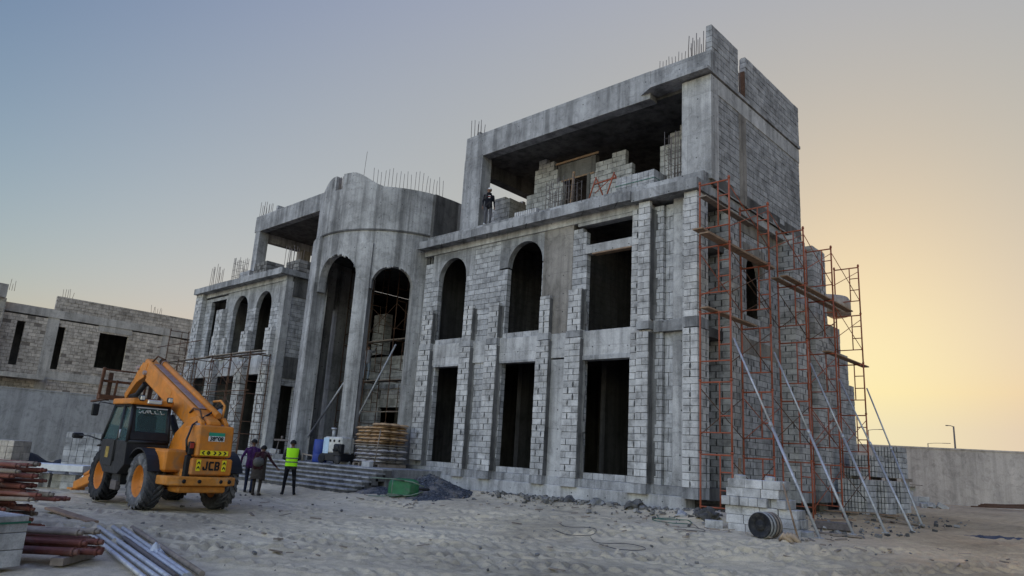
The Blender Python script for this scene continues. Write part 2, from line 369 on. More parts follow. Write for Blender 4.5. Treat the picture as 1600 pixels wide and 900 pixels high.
def mat_sand():
    t = NT("site_sand"); n1 = t.noise(.35, 5, .6); n2 = t.noise(3.5, 6, .7); n3 = t.noise(38, 4, .75)
    c = t.ramp(n1, [(.32, (.46, .385, .268)), (.55, (.575, .49, .345)), (.7, (.64, .555, .395))])
    c = t.mix(c, t.ramp(n2, [(.3, .72), (.55, 1.0), (.75, 1.1)]), .9, 'MULTIPLY')
    c = t.mix(c, t.ramp(n3, [(.28, .55), (.45, 1.0), (.75, 1.12)]), .7, 'MULTIPLY')
    # warm glow painted into the sand colour towards the right and rear
    sx = t.node("ShaderNodeSeparateXYZ"); t.link(t.pos(), sx.inputs[0]); far = t.math('ADD', t.math('ADD', t.math('MULTIPLY', sx.outputs[0], .10), t.math('MULTIPLY', sx.outputs[1], .055)), t.math('MULTIPLY', n1, .9))
    c = t.mix(c, (1.0, .87, .75), t.ramp(far, [(.55, 0), (1.0, 1)]), 'MULTIPLY')
    c = t.mix(c, t.ramp(t.noise(.16, 4, .6), [(.38, .72), (.5, 1.0), (.65, 1.06)]), 1, 'MULTIPLY')
    v = t.node("ShaderNodeTexVoronoi"); v.inputs["Scale"].default_value = 5.5; t.link(t.pos(), v.inputs["Vector"])
    sp = t.math('MULTIPLY', t.ramp(v.outputs["Distance"], [(.04, 1), (.10, 0)]), t.ramp(t.noise(1.1, 2, .5), [(.5, 0), (.62, .8)]))
    c = t.mix(c, (.10, .09, .085), sp)
    t.base(c); t.rough(1.0); t.b.inputs["Specular IOR Level"].default_value = .1
    t.bump(t.math('ADD', t.math('MULTIPLY', n2, 1.6), t.math('MULTIPLY', n3, .7)), .8, .03); return t.mat
M['sand'] = mat_sand()
def axis(segs):
    out = []
    for a, b, d in segs: out += list(np.arange(a, b - 1e-6, d))
    out.append(segs[-1][1]); return np.array(out)
gx = axis([(-420, -120, 30), (-120, -60, 5), (-60, -33, .8), (-33, -26, .2), (-26, -1.5, .048), (-1.5, 12, .5), (12, 60, 4), (60, 420, 30)])
gy = axis([(-420, -60, 30), (-60, -6, 4), (-6, 1.5, .5), (1.5, 21, .048), (21, 34, .14), (34, 60, .6), (60, 120, 5), (120, 420, 30)])
def gz(x, y):
    k = np.exp(-(np.clip(np.hypot(x + 12, y - 14) - 40, 0, None) / 40) ** 2)
    return hgt(x, y) + relief(x, y) * k * (1 - .6 * smooth(y, 24, 40)) - .02
ground = grid_object("ground", gx, gy, gz, M['sand']); tag(ground, "pale churned sand of the building site with tyre tracks", "ground", kind="structure")

# ------------------------------------------------------------------ block walls
def frame_wall(kind, at):
    """returns P(u, v, n): front face at n = 0, n grows outward. 'F' faces -Y at y=at (u = x), 'R' faces +X at x=at (u = y), 'L' faces -X, 'B' faces +Y"""
    if kind == 'F': return lambda u, v, n: (u, at - n, v)
    if kind == 'R': return lambda u, v, n: (at + n, u, v)
    if kind == 'L': return lambda u, v, n: (at - n, u, v)
    if kind == 'B': return lambda u, v, n: (u, at + n, v)
def sub_spans(sp, holes):
    for (a, b) in holes:
        o = []
        for (s, e) in sp:
            if b <= s or a >= e: o.append((s, e)); continue
            if a > s: o.append((s, a))
            if b < e: o.append((b, e))
        sp = o
    return [(s, e) for s, e in sp if e - s > .03]
def blocks(mb, kind, at, u0, u1, v0, v1, th=.2, holes=(), top=None, vgap=.018, hgap=.016, blen=.4, course=.2, depth=.018, jit=.006, lo=.15, hi=.95, left=None, rng=None, smear=.0, smi=1):
    """wall of separate blocks (material 0) round a recessed mortar core (material 1).
    holes: (ua, ub, va, vb); top(u): height of the ragged top at u; left/right ends step with top"""
    P = frame_wall(kind, at); R = rng or rnd
    nr = int(round((v1 - v0) / course))
    def bx(a, b, c, d, n0, n1, tone, mi):
        p = [P(a, c, n1), P(b, c, n1), P(b, c, n0), P(a, c, n0), P(a, d, n1), P(b, d, n1), P(b, d, n0), P(a, d, n0)]
        if kind in ('L', 'B'): p = [p[1], p[0], p[3], p[2], p[5], p[4], p[7], p[6]]
        if kind == 'R': pass
        mb.quadbox(p, tone, mi)
    for r in range(nr):
        va, vb = v0 + r * course, min(v0 + (r + 1) * course, v1); vm = (va + vb) / 2
        sp = sub_spans([(u0, u1)], [(h[0], h[1]) for h in holes if h[2] < vm < h[3]])
        if top is not None:
            o = []
            for (s, e) in sp:
                k = int((e - s) / .2) + 1; run = None
                for i in range(k):
                    a = s + i * .2; b = min(a + .2, e); ok = top((a + b) / 2) >= vm and b - a > .02
                    if ok: run = [a, b] if run is None else [run[0], b]
                    elif run: o.append(tuple(run)); run = None
                if run: o.append(tuple(run))
            sp = o
        off = (blen / 2 if r % 2 else 0)
        for (s, e) in sp:
            bx(s + .004, e - .004, va, vb, -th + .012, -depth, .5, 1)
            cuts = [s]; q = math.floor((s - u0 + off) / blen) * blen - off + u0 + blen
            while q < e - .06:
                if q > s + .06: cuts.append(q + R.uniform(-.006, .006))
                q += blen
            cuts.append(e)
            if smear:      # mortar smeared over the joints
                for q in cuts[1:-1] + ([(s + e) / 2] if len(cuts) == 2 else []):
                    if R.random() > smear: continue
                    w, h_ = R.uniform(.014, .030), R.uniform(.075, .11); c_ = vm + R.uniform(-.02, .02); k = 7; pts = []
                    for i in range(k):
                        t = 2 * PI * i / k; pts.append((q + w * math.cos(t) * R.uniform(.7, 1.3), c_ + h_ * math.sin(t) * R.uniform(.75, 1.2)))
                    mb.add([P(u, v, jit + .004) for u, v in pts] + [P(u, v, -.004) for u, v in pts], [tuple(range(k))] + [(i, (i + 1) % k, (i + 1) % k + k, i + k) for i in range(k)], R.uniform(.1, .6), smi)
            for a, b in zip(cuts[:-1], cuts[1:]):
                dn = R.uniform(-jit, jit); dv = R.uniform(-.0025, .0025)
                bx(a + (vgap / 2 if a > s else 0), b - (vgap / 2 if b < e else 0), va + hgap / 2 + dv, vb - hgap / 2 + dv, -th + R.uniform(-jit, jit), dn, R.uniform(lo, hi), 0)

def slab(mb, x0, x1, y0, y1, z0, z1, tone=.5): mb.box(x0, x1, y0, y1, z0, z1, tone)

def arch_plate(mb, kind, at, u0, u1, v0, v1, arches, th=.25, n=20, rag=0):
    """concrete plate with round-headed notches open at its bottom edge v0; arches: (ua, ub, spring height)"""
    P = frame_wall(kind, at); poly = [(u0, v0)]
    for (a, b, s) in arches:
        c, r = (a + b) / 2, (b - a) / 2; poly += [(a, v0)] if a > u0 + 1e-4 else []
        for i in range(n + 1):
            t = PI - PI * i / n; poly.append((c + r * math.cos(t), s + r * math.sin(t)))
        poly.append((b, v0))
    if poly[-1][0] < u1 - 1e-4: poly.append((u1, v0))
    poly += [(u1, v1), (u0, v1)]
    k = len(poly); fr = [P(u, v, 0) for u, v in poly]; bk = [P(u, v, -th) for u, v in poly]; b0 = len(mb.v)
    mb.v += fr + bk
    # fill the front and back as quads strips: triangulate with a robust ear clip
    from mathutils.geometry import tessellate_polygon
    for tri in tessellate_polygon([[V((u, v, 0)) for u, v in poly]]):
        mb.f.append([b0 + i for i in tri]); mb.f.append([b0 + k + i for i in tri[::-1]])
        for _ in range(2): mb.t.append(.5); mb.m.append(0); mb.sm.append(False)
    for i in range(k):
        j = (i + 1) % k; mb.f.append([b0 + i, b0 + k + i, b0 + k + j, b0 + j]); mb.t.append(.5); mb.m.append(0); mb.sm.append(False)
# ------------------------------------------------------------------ the unfinished villa
villa = thing("unfinished_villa", "large unfinished concrete and grey block villa with curved entrance tower", "building", (-22, 20, .3))
BM = [M['block'], M['mortar']]
def part(mb, name, mats, parent=None, label=None, bevel=0):
    o = mb.build(name, mats, parent or villa, True, bevel)
    if label: o["label"] = label
    return o
def wall(name, kind, at, u0, u1, v0, v1, mats=None, parent=None, **kw):
    mb = MB(); blocks(mb, kind, at, u0, u1, v0, v1, **kw); return part(mb, name, mats or BM, parent)
def boxpart(name, mat, *bs, bevel=0, parent=None):
    mb = MB()
    for b in bs: mb.box(*b)
    return part(mb, name, M[mat] if isinstance(mat, str) else mat, parent, bevel=bevel)
def rag(*steps):
    """ragged top from (u, height) steps"""
    st = sorted(steps)
    def f(u):
        h = st[0][1]
        for a, b in st:
            if u >= a: h = b
        return h
    return f
YF, YW = 17.9, 18.12
# --- right wing, front
boxpart("plinth", 'conclight', (-22.4, -10.15, 18.0, 18.5, -.6, .88), bevel=.02)
boxpart("plinth_ledge", 'conc', (-22.3, -11.9, 18.055, 18.5, .88, 1.13), (-11.45, -10.1, 18.12, 18.5, .88, 1.13), bevel=.015)
GW = [(-21.12, -19.7), (-17.52, -15.85), (-13.88, -12.03)]          # ground-floor openings
wall("block_wall", 'F', YW, -22.2, -11.4, 1.13, 4.93, holes=[(a, b, 1.33, 5) for a, b in GW] + [(-15.25, -14.45, 0, 9)])
boxpart("column", 'conclight', (-15.23, -14.47, 18.10, 18.45, 1.13, 4.88), bevel=.01)
boxpart("floor_beam", 'conclight', (-22.2, -11.4, 18.075, 18.40, 4.93, 5.75), bevel=.012)
for q in ((-21.2, -19.62, 18.05, 18.38, 4.86, 4.935), (-17.6, -15.78, 18.05, 18.38, 4.86, 4.935), (-14.0, -11.95, 18.045, 18.39, 4.80, 4.945)): boxpart("door_lintel", 'conc', q, bevel=.008)
PIL = [(-21.97, -21.28), (-19.56, -19.0), (-18.22, -17.64), (-15.76, -15.23), (-14.52, -13.9)]
def dark_coat(mb, b, y0, yw, z0, z1, mi=3):
    """darker coat down the right side of a pilaster and over the wall beside it"""
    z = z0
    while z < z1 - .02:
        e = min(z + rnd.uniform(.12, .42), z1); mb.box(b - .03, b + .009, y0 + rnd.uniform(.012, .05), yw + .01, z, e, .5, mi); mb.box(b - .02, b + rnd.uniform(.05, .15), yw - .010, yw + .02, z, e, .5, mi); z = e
for i, (a, b) in enumerate(PIL):
    mb = MB(); z0 = 1.33 if i == 0 else 1.13
    blocks(mb, 'F', YF, a, b, z0, 5.55, th=.235, vgap=.022, lo=.35, hi=1.0, jit=.008, smear=.6)
    if i: mb.box(a - .004, b + .004, YF - .012, 18.14, .87, 1.125, .5, 2)
    mb.box(a + .02, b - .02, YF + .01, 18.14, 5.55, 5.76, .5, 2)
    t = (7.1, 7.08, 7.05, 7.05, 7.22)[i] + .02
    blocks(mb, 'F', YF + .03, a + .05, b - .05, 5.76, t, th=.205, vgap=.022, lo=.35, hi=1.0, jit=.009, smear=.6)
    dark_coat(mb, b, YF, YW, 1.15, 5.5); dark_coat(mb, b - .05, YF + .03, YW, 5.8, t - .1)
    part(mb, "pilaster", [M['blockw'], M['mortar'], M['conc'], M['dark_coat']])
# corner bay
mb = MB(); blocks(mb, 'F', 18.0, -12.06, -11.36, 1.13, 9.5, th=.3, vgap=.02, lo=.3, smear=.6); blocks(mb, 'F', 17.86, -11.74, -11.34, 1.13, 5.6, th=.14, vgap=.02, lo=.4, hi=1); blocks(mb, 'F', 17.87, -11.74, -11.34, 5.84, 9.64, th=.13, vgap=.02, lo=.4, hi=1)
mb.box(-12.07, -11.33, 17.84, 18.3, .86, 1.128, .5, 2); mb.box(-11.76, -11.32, 17.85, 18.2, 5.6, 5.84, .5, 2)
dark_coat(mb, -11.34, 17.88, 18.14, 1.15, 5.5); dark_coat(mb, -11.345, 17.9, 18.14, 5.9, 9.4)
part(mb, "pilaster", [M['blockw'], M['mortar'], M['conc'], M['dark_coat']])
mb = MB(); blocks(mb, 'F', 18.14, -11.34, -11.02, 1.13, 9.5, th=.2, lo=.2); part(mb, "block_wall", BM)
mb = MB(); blocks(mb, 'F', 18.26, -11.0, -10.74, 1.13, 9.6, th=.2, blen=.26, course=.4, lo=.2, vgap=.02); part(mb, "block_wall", [M['block'], M['mortar'], M['conc']])
boxpart("column", 'conclight', (-10.72, -10.3, 18.22, 18.6, 1.13, 9.7), bevel=.012); boxpart("corner_band", 'conc', (-11.3, -10.2, 18.08, 18.6, 5.52, 5.86), bevel=.012)
mb = MB(); blocks(mb, 'F', 18.02, -10.29, -10.19, 1.13, 9.6, th=.3, lo=.3)
blocks(mb, 'F', 17.87, -10.19, -9.73, 1.13, 5.55, th=.3, vgap=.02, lo=.5, hi=1, blen=.46, smear=.35); blocks(mb, 'F', 17.88, -10.17, -9.75, 5.85, 9.65, th=.3, vgap=.02, lo=.45, hi=1)
mb.box(-10.2, -9.72, 17.855, 18.5, .84, 1.128, .5, 2); mb.box(-10.19, -9.73, 17.865, 18.2, 5.55, 5.85, .45, 2)
blocks(mb, 'R', -9.735, 18.17, 18.54, 1.13, 5.55, th=.2, lo=.3, vgap=.02, smear=.7); blocks(mb, 'R', -9.75, 18.18, 18.54, 5.85, 9.65, th=.2, lo=.3, vgap=.02, smear=.7); mb.box(-10, -9.74, 18.2, 18.54, 5.55, 5.85, .5, 2)
part(mb, "corner_pilaster", [M['blockw'], M['mortar'], M['conc']])
# first floor
blk1 = [(-21.32, -19.72, 5.95, 12), (-17.52, -15.84, 5.95, 12), (-15.8, -14.5, 0, 12)]
wall("block_wall", 'F', YW, -22.2, -14.5, 5.75, 9.48, holes=blk1 + [(-21.75, -19.3, 8.35, 12), (-17.95, -15.5, 8.4, 12), (-22.3, -21.75, 9.2, 12)], vgap=.016)
mb = MB(); arch_plate(mb, 'F', YW - .004, -21.75, -19.3, 8.35, 9.48, [(-21.32, -19.74, 8.42)], .24); part(mb, "arch_surround", M['conc'])
mb = MB(); arch_plate(mb, 'F', YW - .004, -17.95, -15.5, 8.4, 9.48, [(-17.52, -15.86, 8.44)], .24); part(mb, "arch_surround", M['conc'])
boxpart("column", 'conctan', (-15.8, -14.5, YW - .02, 18.5, 5.75, 9.48), bevel=.012)
wall("block_wall", 'F', YW, -14.5, -11.4, 5.75, 9.3, holes=[(-13.66, -12.06, 5.95, 8.32), (-13.95, -11.8, 8.3, 12), (-12.0, -11.4, 0, 12)], top=rag((-14.5, 9.32), (-14.05, 9.1), (-13.95, 0), (-11.8, 9)), vgap=.016)
boxpart("window_lintel", 'conclight', (-13.98, -11.78, 18.10, 18.36, 8.36, 8.66), bevel=.01)
boxpart("lintel_formwork", 'wood', (-13.68, -12.0, 18.09, 18.34, 8.315, 8.355))
boxpart("roof_beam", 'conclight', (-22.3, -11.5, 18.06, 18.45, 9.48, 9.74), (-14.3, -11.76, 18.08, 18.42, 9.36, 9.479), bevel=.01)
mb = MB()
for x0, x1, y0, zb, zt in ((-22.35, -11.95, 17.66, 9.72, 10.02), (-11.95, -9.66, 17.72, 9.66, 9.98)):
    n = int((x1 - x0) / .35)
    for k in range(n):      # the rough poured edge
        a = x0 + (x1 - x0) * k / n; b = x0 + (x1 - x0) * (k + 1) / n; d = rnd.uniform(-.008, .008)
        mb.box(a, b, y0 + d, 18.6, zb + rnd.uniform(-.006, .006), zt + rnd.uniform(-.012, .012))
mb.box(-22.35, -9.7, 18.2, 18.8, 10.02, 10.36)
part(mb, "cornice", M['conc'])
mb = MB()
for k in range(60):
    x = rnd.uniform(-22, -10); s = rnd.uniform(.04, .11)
    mb.obox((x, rnd.uniform(17.75, 18.15), 10.0 + s * .3), s * 1.6, s, s * .8, rotm('Z', rnd.uniform(0, 3)), .5, 0, s * .2)
part(mb, "mortar_droppings", M['conc'])
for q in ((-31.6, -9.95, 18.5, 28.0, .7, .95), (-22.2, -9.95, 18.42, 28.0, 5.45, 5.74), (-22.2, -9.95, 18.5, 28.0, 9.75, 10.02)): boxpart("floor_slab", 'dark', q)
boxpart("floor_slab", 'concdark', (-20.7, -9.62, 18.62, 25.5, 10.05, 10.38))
# rooms behind the openings, their shade put into the dark concrete colours
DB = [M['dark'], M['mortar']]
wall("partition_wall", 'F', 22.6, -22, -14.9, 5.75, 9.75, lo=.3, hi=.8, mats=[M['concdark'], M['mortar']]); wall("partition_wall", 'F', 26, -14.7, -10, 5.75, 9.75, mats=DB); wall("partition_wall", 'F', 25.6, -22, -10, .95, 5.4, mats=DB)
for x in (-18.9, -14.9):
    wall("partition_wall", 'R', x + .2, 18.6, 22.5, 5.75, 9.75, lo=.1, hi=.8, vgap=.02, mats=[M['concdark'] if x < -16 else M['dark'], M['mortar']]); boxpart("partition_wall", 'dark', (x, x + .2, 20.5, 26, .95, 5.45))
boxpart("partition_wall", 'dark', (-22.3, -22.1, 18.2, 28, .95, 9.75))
boxpart("rear_wall", 'conc', (-31.6, -9.95, 27.8, 28.0, -.4, 10.0), (-41.2, -31.6, 27.8, 28, -.4, 10))
# --- right side, facing +X
XS = -9.95
wall("block_wall", 'R', -10.62, 18.5, 19.9, .95, 9.7, lo=.05, hi=.6, holes=[(18.7, 19.7, 8.55, 9.6), (18.7, 19.7, 7.7, 8.2)])
wall("niche_return", 'F', 19.86, -10.6, -9.75, 1.13, 9.7, lo=.05, hi=.55, vgap=.05, blen=.4, smear=.9)
for q in ((-10.6, -9.9, 18.54, 19.86, 8.2, 8.5), (-10.6, -9.8, 18.54, 19.86, .8, 1.13), (-10.6, -9.78, 18.5, 19.9, 9.66, 9.95)): boxpart("niche_lintel", 'concdark', q)
mb = MB(); blocks(mb, 'R', -9.735, 19.86, 20.55, 1.13, 9.7, th=.24, lo=.15, hi=.8, vgap=.03, smear=.7); part(mb, "pilaster", [M['blockw'], M['mortar']])
boxpart("column", 'conctan', (-10.3, XS + .015, 20.6, 21.15, .8, 9.7), bevel=.01)
wall("block_wall", 'R', XS, 21.15, 24.35, .95, 9.3, holes=[(21.5, 22.75, 6.6, 8.6)], lo=.1, hi=.75, vgap=.02, smear=.4)
mb = MB(); arch_plate(mb, 'R', XS + .006, 21.3, 22.95, 8.05, 9.0, [(21.5, 22.75, 8.07)], .25); part(mb, "arch_surround", M['conctan'])
for q in ((-10.3, XS + .02, 21.15, 28.2, 5.3, 5.8), (-10.3, XS + .02, 20.55, 28.2, 9.3, 9.75)): boxpart("floor_beam", 'conctan', q, bevel=.01)
boxpart("side_slab_edge", 'conc', (-10.3, -9.7, 18.55, 25.6, 9.72, 10.0), bevel=.015)
for (y0, y1, zt, xo) in ((24.1, 25.25, 9.9, -9.42), (26.3, 27.6, 10.1, -9.55)):
    mb = MB(); blocks(mb, 'F', y0, -9.97, xo, 1.13, zt, th=.3, lo=.1, hi=.7, vgap=.03, blen=.4, smear=.7); blocks(mb, 'R', xo, y0 + .31, y1, 1.13, zt, th=.3, lo=.15, hi=.85, vgap=.03, smear=.6)
    mb.box(-9.97, xo + .015, y0 - .015, y1, .75, 1.125, .5, 2); part(mb, "side_pier", [M['blockw'], M['mortar'], M['conc']])
wall("block_wall", 'R', XS, 25.2, 26.5, .95, 9.3, lo=.1, hi=.7); wall("block_wall", 'R', XS, 27.5, 31.5, .95, 7.6, lo=.1, hi=.75, vgap=.02, top=rag((27, 7.6), (30.2, 6.5), (30.8, 5.4)))
boxpart("foundation_wall", 'concdark', (-10.8, -10.2, 18.4, 31.5, -.5, .9))
mb = MB(); mb.lathe([(0, 0), (.92, 0), (.92, .52), (.84, .66), (.55, .74), (0, .76)], None, (-9.95, 28.6, 7.86), 24, a0=-PI / 2, a1=PI / 2); part(mb, "round_balcony", M['rendertan'])
# --- upper storey, right
YU = 18.5
boxpart("fascia_beam", 'conc', (-20.75, -11.8, YU, 18.95, 13.53, 14.55), (-11.8, -9.6, YU + .012, 18.95, 13.87, 14.545), bevel=.015)
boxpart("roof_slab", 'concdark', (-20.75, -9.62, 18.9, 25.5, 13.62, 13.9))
mb = MB(); mb.prism([(-12.3, 18.56), (-11.6, 18.2), (-9.56, 18.2), (-9.56, 25.55), (-9.9, 25.6), (-9.9, 18.9), (-12.3, 18.9)], None, (0, 0, 0), 13.74, 13.85); part(mb, "roof_slab_edge", M['conc'])
boxpart("roof_side_beam", 'conclight', (-9.9, -9.6, 19.0, 25.5, 13.15, 13.69), bevel=.01)
boxpart("column", 'conclight', (-10.62, -9.6, YU + .01, 19.0, 10.2, 13.69), bevel=.012)
boxpart("column", 'conc', (-20.78, -19.72, YU + .006, 19.05, 10.1, 13.55), bevel=.012)
boxpart("column", 'conctan', (-9.95, -9.605, 20.45, 20.95, 10.0, 13.15), bevel=.01)
wall("block_wall", 'R', -9.625, 19.0, 20.45, 10.0, 13.16, vgap=.02, hgap=.018, lo=.0, hi=.6); wall("block_wall", 'R', -9.625, 20.95, 25.5, 10.0, 13.16, vgap=.02, hgap=.018, lo=.0, hi=.6)
wall("parapet_wall", 'R', -9.6, 18.58, 20.42, 13.87, 15.47, vgap=.022, hgap=.018, lo=.05, hi=.7); wall("parapet_wall", 'R', -9.6, 20.98, 25.55, 13.87, 15.47, vgap=.022, hgap=.018, lo=.05, hi=.7)
wall("parapet_wall", 'F', 25.3, -20.7, -9.85, 13.9, 14.5)
wall("parapet_wall", 'R', -20.45, 18.96, 21.5, 14.2, 14.98, top=rag((18, 14.98), (20.4, 14.7)))
wall("rear_room_wall", 'F', 25.3, -18.4, -9.85, 10.38, 13.65, lo=.1, hi=.5)
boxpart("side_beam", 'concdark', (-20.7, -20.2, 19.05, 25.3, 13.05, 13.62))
wall("block_wall", 'F', 20.35, -18.85, -16.95, 10.38, 13.62, top=rag((-18.85, 12.2), (-18.45, 13.2), (-18.25, 13.62), (-17.85, 13.4), (-17.5, 13.0), (-17.15, 12.6)), lo=.3, hi=.9, vgap=.018)
wall("block_wall", 'F', 20.35, -15.6, -13.7, 10.38, 13.62, top=rag((-15.6, 13.2), (-15.3, 12.8), (-14.6, 13.02), (-13.95, 12.4)), lo=.3, hi=.9, vgap=.018)
boxpart("door_lintel", M['concdark'], (-17.2, -15.35, 20.33, 20.56, 12.42, 13.1)); boxpart("lintel_prop_board", 'wood', (-17.0, -15.4, 20.31, 20.36, 12.36, 12.42), (-17.3, -15.2, 20.28, 20.34, 13.12, 13.2))
boxpart("door_jamb", 'concdark', (-15.72, -15.58, 20.3, 20.55, 10.38, 12.4))
wall("block_wall", 'F', 20.5, -12.62, -11.45, 10.38, 13.6, top=rag((-12.6, 12.72), (-12.2, 13.22), (-11.9, 13.4)), lo=.3, hi=.9, vgap=.018)
wall("block_wall", 'F', 20.5, -20.85, -19.95, 10.38, 12.5, top=rag((-20.9, 12.6), (-20.2, 12.4)), lo=.3, hi=.9)
wall("block_wall", 'R', -19.95, 20.7, 22.3, 10.38, 12.4, lo=.1, hi=.5)
wall("block_wall", 'F', 22.3, -24.2, -20.9, 10.0, 13.1, lo=.3, hi=.85)
# --- left wing
YL, YLW = 16.9, 17.12
boxpart("plinth", 'concdark', (-41.2, -31.62, 17.05, 17.5, -.4, 1.0), bevel=.02)
wall("block_wall", 'F', YLW, -41.2, -31.62, 1.0, 4.9, holes=[(-40.75, -38.9, 1.2, 6), (-37.9, -35.7, 1.2, 6), (-34.7, -33.2, 1.2, 6), (-32.1, -31.6, 0, 9)])
boxpart("floor_beam", 'conclight', (-41.2, -31.63, 17.08, 17.4, 4.9, 5.8), bevel=.012)
boxpart("column", 'conclight', (-32.02, -31.6, 17.09, 17.5, .95, 9.48), bevel=.012)
wall("block_wall", 'F', YLW, -41.2, -32.02, 5.8, 9.4, holes=[(-39.75, -37.95, 5.9, 9.3), (-36.96, -35.34, 5.95, 12), (-34.42, -32.86, 5.95, 12), (-37.8, -32.0, 8.36, 12)])
mb = MB(); arch_plate(mb, 'F', YLW - .004, -37.8, -32.02, 8.36, 9.48, [(-36.96, -35.34, 8.38), (-34.42, -32.86, 8.38)], .24); part(mb, "arch_surround", M['conc'])
boxpart("roof_beam", 'conclight', (-41.2, -31.62, 17.06, 17.45, 9.48, 9.74), bevel=.01)
mb = MB()
for k in range(28):
    a = -41.35 + 9.85 * k / 28; b = -41.35 + 9.85 * (k + 1) / 28
    mb.box(a, b, 16.66 + rnd.uniform(-.008, .008), 17.6, 9.72 + rnd.uniform(-.006, .006), 10.04 + rnd.uniform(-.012, .012))
mb.box(-31.6, -31.42, 16.67, 19.3, 9.74, 10.0)
part(mb, "cornice", M['conc'])
for (a, b, z1, u1) in ((-32.66, -31.96, 5.55, 7.1), (-35.16, -34.36, 5.55, 7.1), (-38.42, -37.62, 5.55, 8.6), (-41.38, -40.45, 5.55, 9.7)):
    mb = MB(); blocks(mb, 'F', YL - .08, a, b, 1.0, z1, th=.29, vgap=.022, lo=.35, hi=1, jit=.008, smear=.5); mb.box(a + .02, b - .02, YL + .01, 17.14, z1, 5.76, .5, 2)
    blocks(mb, 'F', YL - .05, a + .04, b - .04, 5.76, u1 + .02, th=.26, vgap=.022, lo=.35, hi=1, jit=.009, smear=.5)
    if u1 > 8 and u1 < 9: blocks(mb, 'F', YL + .1, a - .42, a + .03, 5.76, 7.2, th=.1, lo=.35); blocks(mb, 'F', YL + .1, b - .03, b + .4, 5.76, 7.0, th=.1, lo=.35)
    part(mb, "pilaster", [M['blockw'], M['mortar'], M['conc']])
wall("block_wall", 'R', -31.64, 17.5, 21, .95, 9.6, holes=[(17.55, 18.25, 1.1, 4.35), (17.5, 21, 4.7, 5.75), (17.5, 21, 8.75, 12)], lo=.05, hi=.6)
for q in ((-31.9, -31.6, 17.5, 21, 4.7, 5.75), (-31.9, -31.6, 17.5, 21, 8.75, 9.73)): boxpart("floor_beam", 'concdark', q, bevel=.01)
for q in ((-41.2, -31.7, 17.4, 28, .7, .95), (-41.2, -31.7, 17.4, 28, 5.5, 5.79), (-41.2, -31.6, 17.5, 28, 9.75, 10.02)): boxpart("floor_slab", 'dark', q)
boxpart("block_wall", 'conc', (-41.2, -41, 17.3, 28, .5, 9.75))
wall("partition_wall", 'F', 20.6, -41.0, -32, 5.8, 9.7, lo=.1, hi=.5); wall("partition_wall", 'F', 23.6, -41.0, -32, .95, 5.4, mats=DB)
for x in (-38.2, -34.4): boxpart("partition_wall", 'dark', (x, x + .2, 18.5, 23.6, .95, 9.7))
# upper storey, left
boxpart("fascia_beam", 'conc', (-38.75, -29.2, YU, 18.9, 13.55, 14.52), bevel=.015)
boxpart("roof_slab", 'concdark', (-38.7, -29.0, 18.9, 25, 13.6, 13.85)); boxpart("side_beam", 'conc', (-38.7, -38.3, 18.9, 25, 13.1, 13.6))
boxpart("column", 'conc', (-38.62, -38.1, YU + .01, 19.1, 10.0, 13.55), bevel=.012); boxpart("column", 'conctan', (-38.6, -38.0, 21.3, 21.9, 10.0, 13.1), bevel=.012); boxpart("column", 'conctan', (-38.6, -38.0, 24.4, 25, 10.0, 13.1), bevel=.012)
boxpart("column", 'conctan', (-32.2, -31.6, 21.3, 21.9, 10.0, 13.6), bevel=.012)
wall("parapet_wall", 'R', -37.2, 18.95, 21, 14.3, 15.1)
# --- entrance tower: three arched openings on four legs, a curved drum above
TC = (-25.9, 19.35); TR = 3.65
def ring_strip(mb, a, b, r0, r1, za, zb, ta, tb):
    """one strip of a curved wall between the angles a, b (degrees); za, zb bottom heights, ta, tb top heights"""
    p = []
    for r, ang, z in ((r1, a, za), (r1, b, zb), (r0, b, zb), (r0, a, za), (r1, a, ta), (r1, b, tb), (r0, b, tb), (r0, a, ta)):
        p.append((TC[0] + r * math.cos(math.radians(ang)), TC[1] + r * math.sin(math.radians(ang)), z))
    mb.quadbox(p)
ARCH = [(-97, -62, 8.38), (-52, -25, 8.12), (-147, -120, 8.12)]
def arch_low(a, rough=0):
    for (p, q, s) in ARCH:
        if p <= a <= q:
            R = math.radians(q - p) / 2 * TR; d = math.radians(a - (p + q) / 2) * TR
            return s + math.sqrt(max(R * R - d * d, 0))
    return None
mb = MB(); A = np.arange(-200, 12.1, 1.5)
for a, b in zip(A[:-1], A[1:]):
    m = (a + b) / 2; inside = arch_low(m)
    if inside is None: za = zb = 8.0
    else: za = arch_low(max(a, [p for p, q, s in ARCH if p <= m <= q][0])) or inside; zb = arch_low(min(b, [q for p, q, s in ARCH if p <= m <= q][0])) or inside
    ring_strip(mb, a, b, TR - .32, TR, za, zb, 10.5, 10.5)
part(mb, "tower_arcade", M['concdrum'])
def drum_top(a):
    d = abs(a + 83); return 12.39 + .71 * float(1 - smooth(d, 9, 36)) - .04 * float(smooth(d, 36, 80))
mb = MB(); A = np.concatenate([np.arange(-200, -89, 1.5), np.arange(-89, 12.1, 1.5)])
for a, b in zip(A[:-1], A[1:]):
    ta, tb = drum_top(a), drum_top(b)
    if -89.1 <= a and b <= -81.4: ta = tb = 12.42
    ring_strip(mb, a, b, TR - .25, TR + .035, 10.5, 10.5, ta, tb)
part(mb, "tower_drum", M['concdrum'])
mb = MB()
for a in np.arange(-200, 12, 1.5): ring_strip(mb, a, a + 1.5, TR - .1, TR + .045, 10.46, 10.46, 10.53, 10.53)
part(mb, "drum_joint", M['concdark'])
